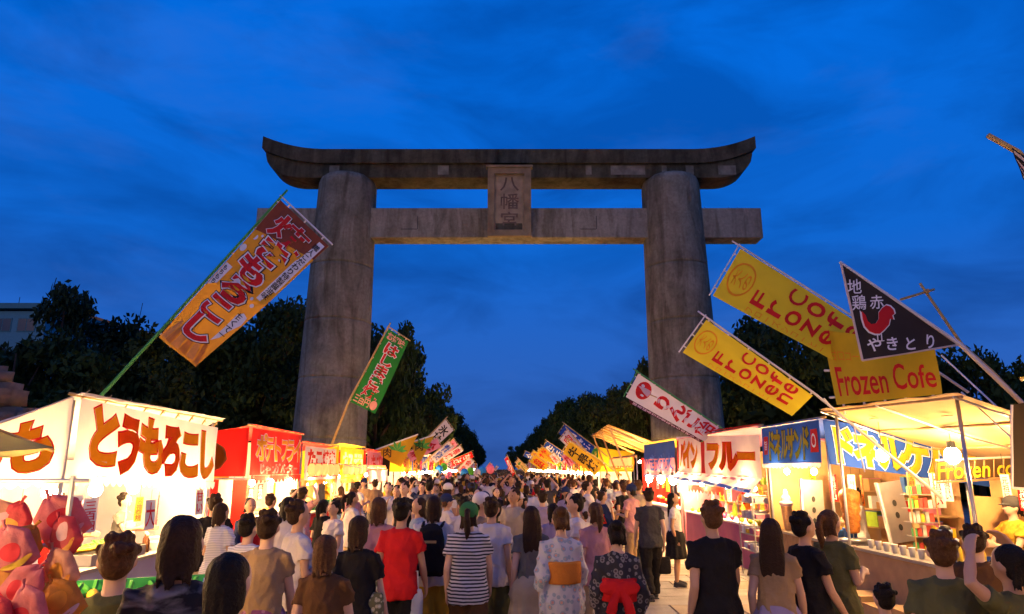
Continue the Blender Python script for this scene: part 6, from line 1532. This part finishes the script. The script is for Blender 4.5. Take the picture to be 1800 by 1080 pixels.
me = mb.mesh('crowd', cm, True); ca = me.attributes.new('tint', 'FLOAT_COLOR', 'FACE')
ca.data.foreach_set('color', [v for c in cols for v in (*c, 1.0)])
tag(link('crowd', me), 'dense mass of people filling the approach far beyond the torii', 'crowd', kind='stuff')
# ================================================================ left foreground
# olive parasol whose corner reaches into view
tip = at(96, 787, 4.2); c0 = Vector((tip.x - 1.55, tip.y - .62, 0)); ap = Vector((c0.x, c0.y, 2.85))
o = empty('market_parasol', c0); tag(o, 'olive canvas parasol shading the candy bag rack', 'parasol')
m_ol = mat('olive_canvas', (.13, .12, .05), .85, .15, 4, trans=.12); rad = (tip - Vector((c0.x, c0.y, tip.z))).length; a0 = math.atan2(.62, 1.55)
cs = [Vector((c0.x + rad * math.cos(a0 + k * math.pi / 3), c0.y + rad * math.sin(a0 + k * math.pi / 3), tip.z)) for k in range(6)]
for k in range(6):
    a, b = cs[k], cs[(k + 1) % 6]
    mb = MB(); mb.grid(lambda u, v: ap.lerp(a.lerp(b, u), v) - Vector((0, 0, .06 * math.sin(math.pi * v) + .05 * v * math.sin(math.pi * u))), 8, 8); mb.build('canopy_panel', m_ol, o, smooth=True)
    MB().tube([ap - Vector((0, 0, .03)), a - Vector((0, 0, .02))], .010, 6).build('rib', M_wood, o)
MB().tube([c0, ap], .025, 8).build('pole', M_wood, o); MB().ball(ap + Vector((0, 0, .04)), .04, 8, 6).build('finial', M_wood, o); MB().lathe(c0, [(.25, 0), (.25, .06), (.05, .09)], 16).build('base', M_dark, o)
# rack with candy floss bags
rk = empty('candy_rack', at(60, 1000, 2.9) * Vector((1, 1, 0))); tag(rk, 'thin steel rack carrying the bags of candy floss', 'rack')
xl, xr = at(-60, 1000, 2.95).x, at(150, 1000, 2.95).x
for x in (xl, xr - .12): MB().tube([(x, 2.98, 0), (x, 2.98, 2.02)], .012, 6).build('upright', M_pole, rk)
for z in (2.0, 1.74, 1.48): MB().tube([(xl - .05, 2.98, z), (xr - .05, 2.98, z)], .009, 6).build('rail', M_pole, rk)
m_bag = {'pink': mat('bag_pink', (.70, .20, .19), .5, .3, 9, trans=.4, spec=.2, bump=.6, bscale=14), 'rose': mat('bag_rose', (.66, .07, .07), .5, .3, 9, trans=.4, spec=.2, bump=.6, bscale=14), 'peach': mat('bag_peach', (.70, .32, .18), .5, .3, 9, trans=.4, spec=.2, bump=.6, bscale=14), 'smoky grey': mat('bag_grey', (.10, .095, .08), .35, .2, 7, spec=.4), 'orange': mat('bag_orange', (.64, .26, .04), .5, .3, 9, trans=.4, spec=.2, bump=.6, bscale=14)}
def bagF(seed, sgn, u, v):
    """flat bag blown up like a pillow: square corners, gathered neck"""
    neck = min(1.0, .16 + 2.6 * v); w = .13 * neck
    puff = .032 * (max(0.0, 1 - u ** 4) * max(0.0, 1 - (2 * v - 1) ** 6)) ** .5
    wr = .010 * noise.noise(Vector((u * 2.2, v * 3.5, seed * 5 + sgn))) + .007 * (1 - abs(noise.noise(Vector((u * 5 + v * 3, v * 4, seed * 3)))))
    return Vector((u * w, sgn * (puff + wr * min(1, puff / .02)), -.30 * v - .012 * math.cos(u * 3)))
def bagmesh(seed):
    mb = MB(); n = 16
    for sgn in (-1, 1): mb.grid(lambda u, v: bagF(seed, sgn, -1 + 2 * u, v), n, n)
    return mb.mesh('bag', None, True)
bms = [bagmesh(k) for k in range(4)]
for m in bms:
    if not len(m.materials): m.materials.append(None)
def patch(seed, c, r, lift, m, lobes=0):
    mb = MB(); n = 20; vs = [bagF(seed, -1, *c) - Vector((0, lift, 0))]
    for q in (.5, 1.0):
        for k in range(n):
            a = 2 * math.pi * k / n; e = q * (1 + (.28 * math.cos(lobes * a) if lobes else 0)); vs.append(bagF(seed, -1, c[0] + r[0] * e * math.cos(a), c[1] + r[1] * e * math.sin(a)) - Vector((0, lift, 0)))
    mb.add(vs, [(0, 1 + k, 1 + (k + 1) % n) for k in range(n)] + [(1 + k, 1 + n + k, 1 + n + (k + 1) % n, 1 + (k + 1) % n) for k in range(n)]); return mb.mesh('print', m, True)
PM = [mat('bag_print_' + k, c, .5, .2, 9, trans=.3, spec=.2) for k, c in (('white', (.78, .70, .66)), ('yellow', (.85, .55, .06)), ('red', (.74, .04, .05)), ('orange', (.82, .34, .04)), ('blush', (.80, .45, .42)))]
for k, (px, py, d, cn, sc, ry) in enumerate(((-5, 868, 3.0, 'peach', 1.0, .4), (40, 872, 3.02, 'rose', 1.0, -.3), (82, 862, 2.98, 'pink', 1.15, .55), (112, 900, 2.95, 'rose', .95, .7), (62, 915, 2.9, 'orange', 1.0, -.5), (5, 915, 2.85, 'pink', 1.0, .5),
     (36, 955, 2.9, 'rose', 1.0, -.2), (96, 955, 2.92, 'peach', 1.0, .6), (66, 985, 2.85, 'pink', 1.0, -.6), (0, 985, 2.86, 'orange', .95, .3), (92, 1010, 2.86, 'orange', .95, .6), (38, 1020, 2.78, 'pink', 1.0, .4), (-8, 1035, 2.75, 'rose', .9, .4))):
    p = at(px - 8 + (k % 3) * 6, py + 12, d); o = empty('candy_bag', p); o.rotation_euler = (random.uniform(-.1, .1), -ry, random.uniform(-.4, .4)); sc *= .60; o.scale = (sc, sc, sc)
    tag(o, 'puffed %s candy floss bag hanging on the rack by the corn stall' % cn, 'candy bag', '%s candy bags' % cn)
    def part(nm, me):
        c = bpy.data.objects.new(nm, me); COL.objects.link(c); c.parent = o; return c
    setm(part('bag', bms[k % 4]), m_bag[cn]); part('tie', MB().tube([(0, 0, -.01), (0, 0, .02), (.008, .0, .05)], [.016, .009, .013], 7).mesh('tie', m_bag[cn]))
    rr_ = random.Random(k * 5); sd = k % 4
    part('round_print', patch(sd, (rr_.uniform(-.25, .25), rr_.uniform(.42, .55)), (.5, .2), .004, PM[(4, 3, 2)[k % 3]])); part('band_print', patch(sd, (0, .84), (.8, .07), .004, PM[(2, 1, 4, 3)[k % 4]]))
# raw corn in a green trimmed crate
cx, cy, cz = at(160, 1050, 4.4); o = empty('corn_crate', (cx, cy, 0)); tag(o, 'crate of raw corn with a green front board on trestle legs', 'crate')
Mt = Matrix.Rotation(R(22), 3, 'Z')
for s in ((-.55, -.3), (.55, -.3), (-.55, .3), (.55, .3)): p = Vector((cx, cy, 0)) + Mt @ Vector((*s, 0)); MB().tube([p, p + Vector((0, 0, cz - .1))], .02, 6).build('leg', M_wood, o)
MB().box((cx, cy, cz - .1), (1.25, .7, .03), M=Mt).build('tray', M_wood, o)
for s, w, h_ in ((-.36, 1.27, .12), (.36, 1.27, .16)): MB().box(Vector((cx, cy, cz - .03)) + Mt @ Vector((0, s, 0)), (w, .025, h_), M=Mt).build('board', mat('green_board', (.03, .30, .08), .6, .15), o)
for s in (-.62, .62): MB().box(Vector((cx, cy, cz - .03)) + Mt @ Vector((s, 0, 0)), (.025, .68, .12), M=Mt).build('board', M_paper, o)
for k in range(22):
    p = Vector((cx, cy, cz - .055 + .045 * (k // 11))) + Mt @ Vector((-.52 + .104 * (k % 11), random.uniform(-.1, .1), 0)); q = corn(p, 'raw yellow corn cob in the green fronted crate', 'cobs in the crate', (R(90), 0, R(22) + random.uniform(-.2, .2))); q.scale = (1.35, 1.35, 1.35)
bulb((tip.x - .55, tip.y - .2, 1.98), 'added unseen bulb under the olive parasol', 95, .3)  # added out of frame to warm the candy bags and nearby people
bulb((xl - .12, 2.55, 1.86), 'added unseen bulb at the end of the candy bag rack', 7, .1)  # extra bulb beyond the frame edge, added to brighten the bag fronts
bpy.data.scenes.remove(TMP)
SC.camera = cam
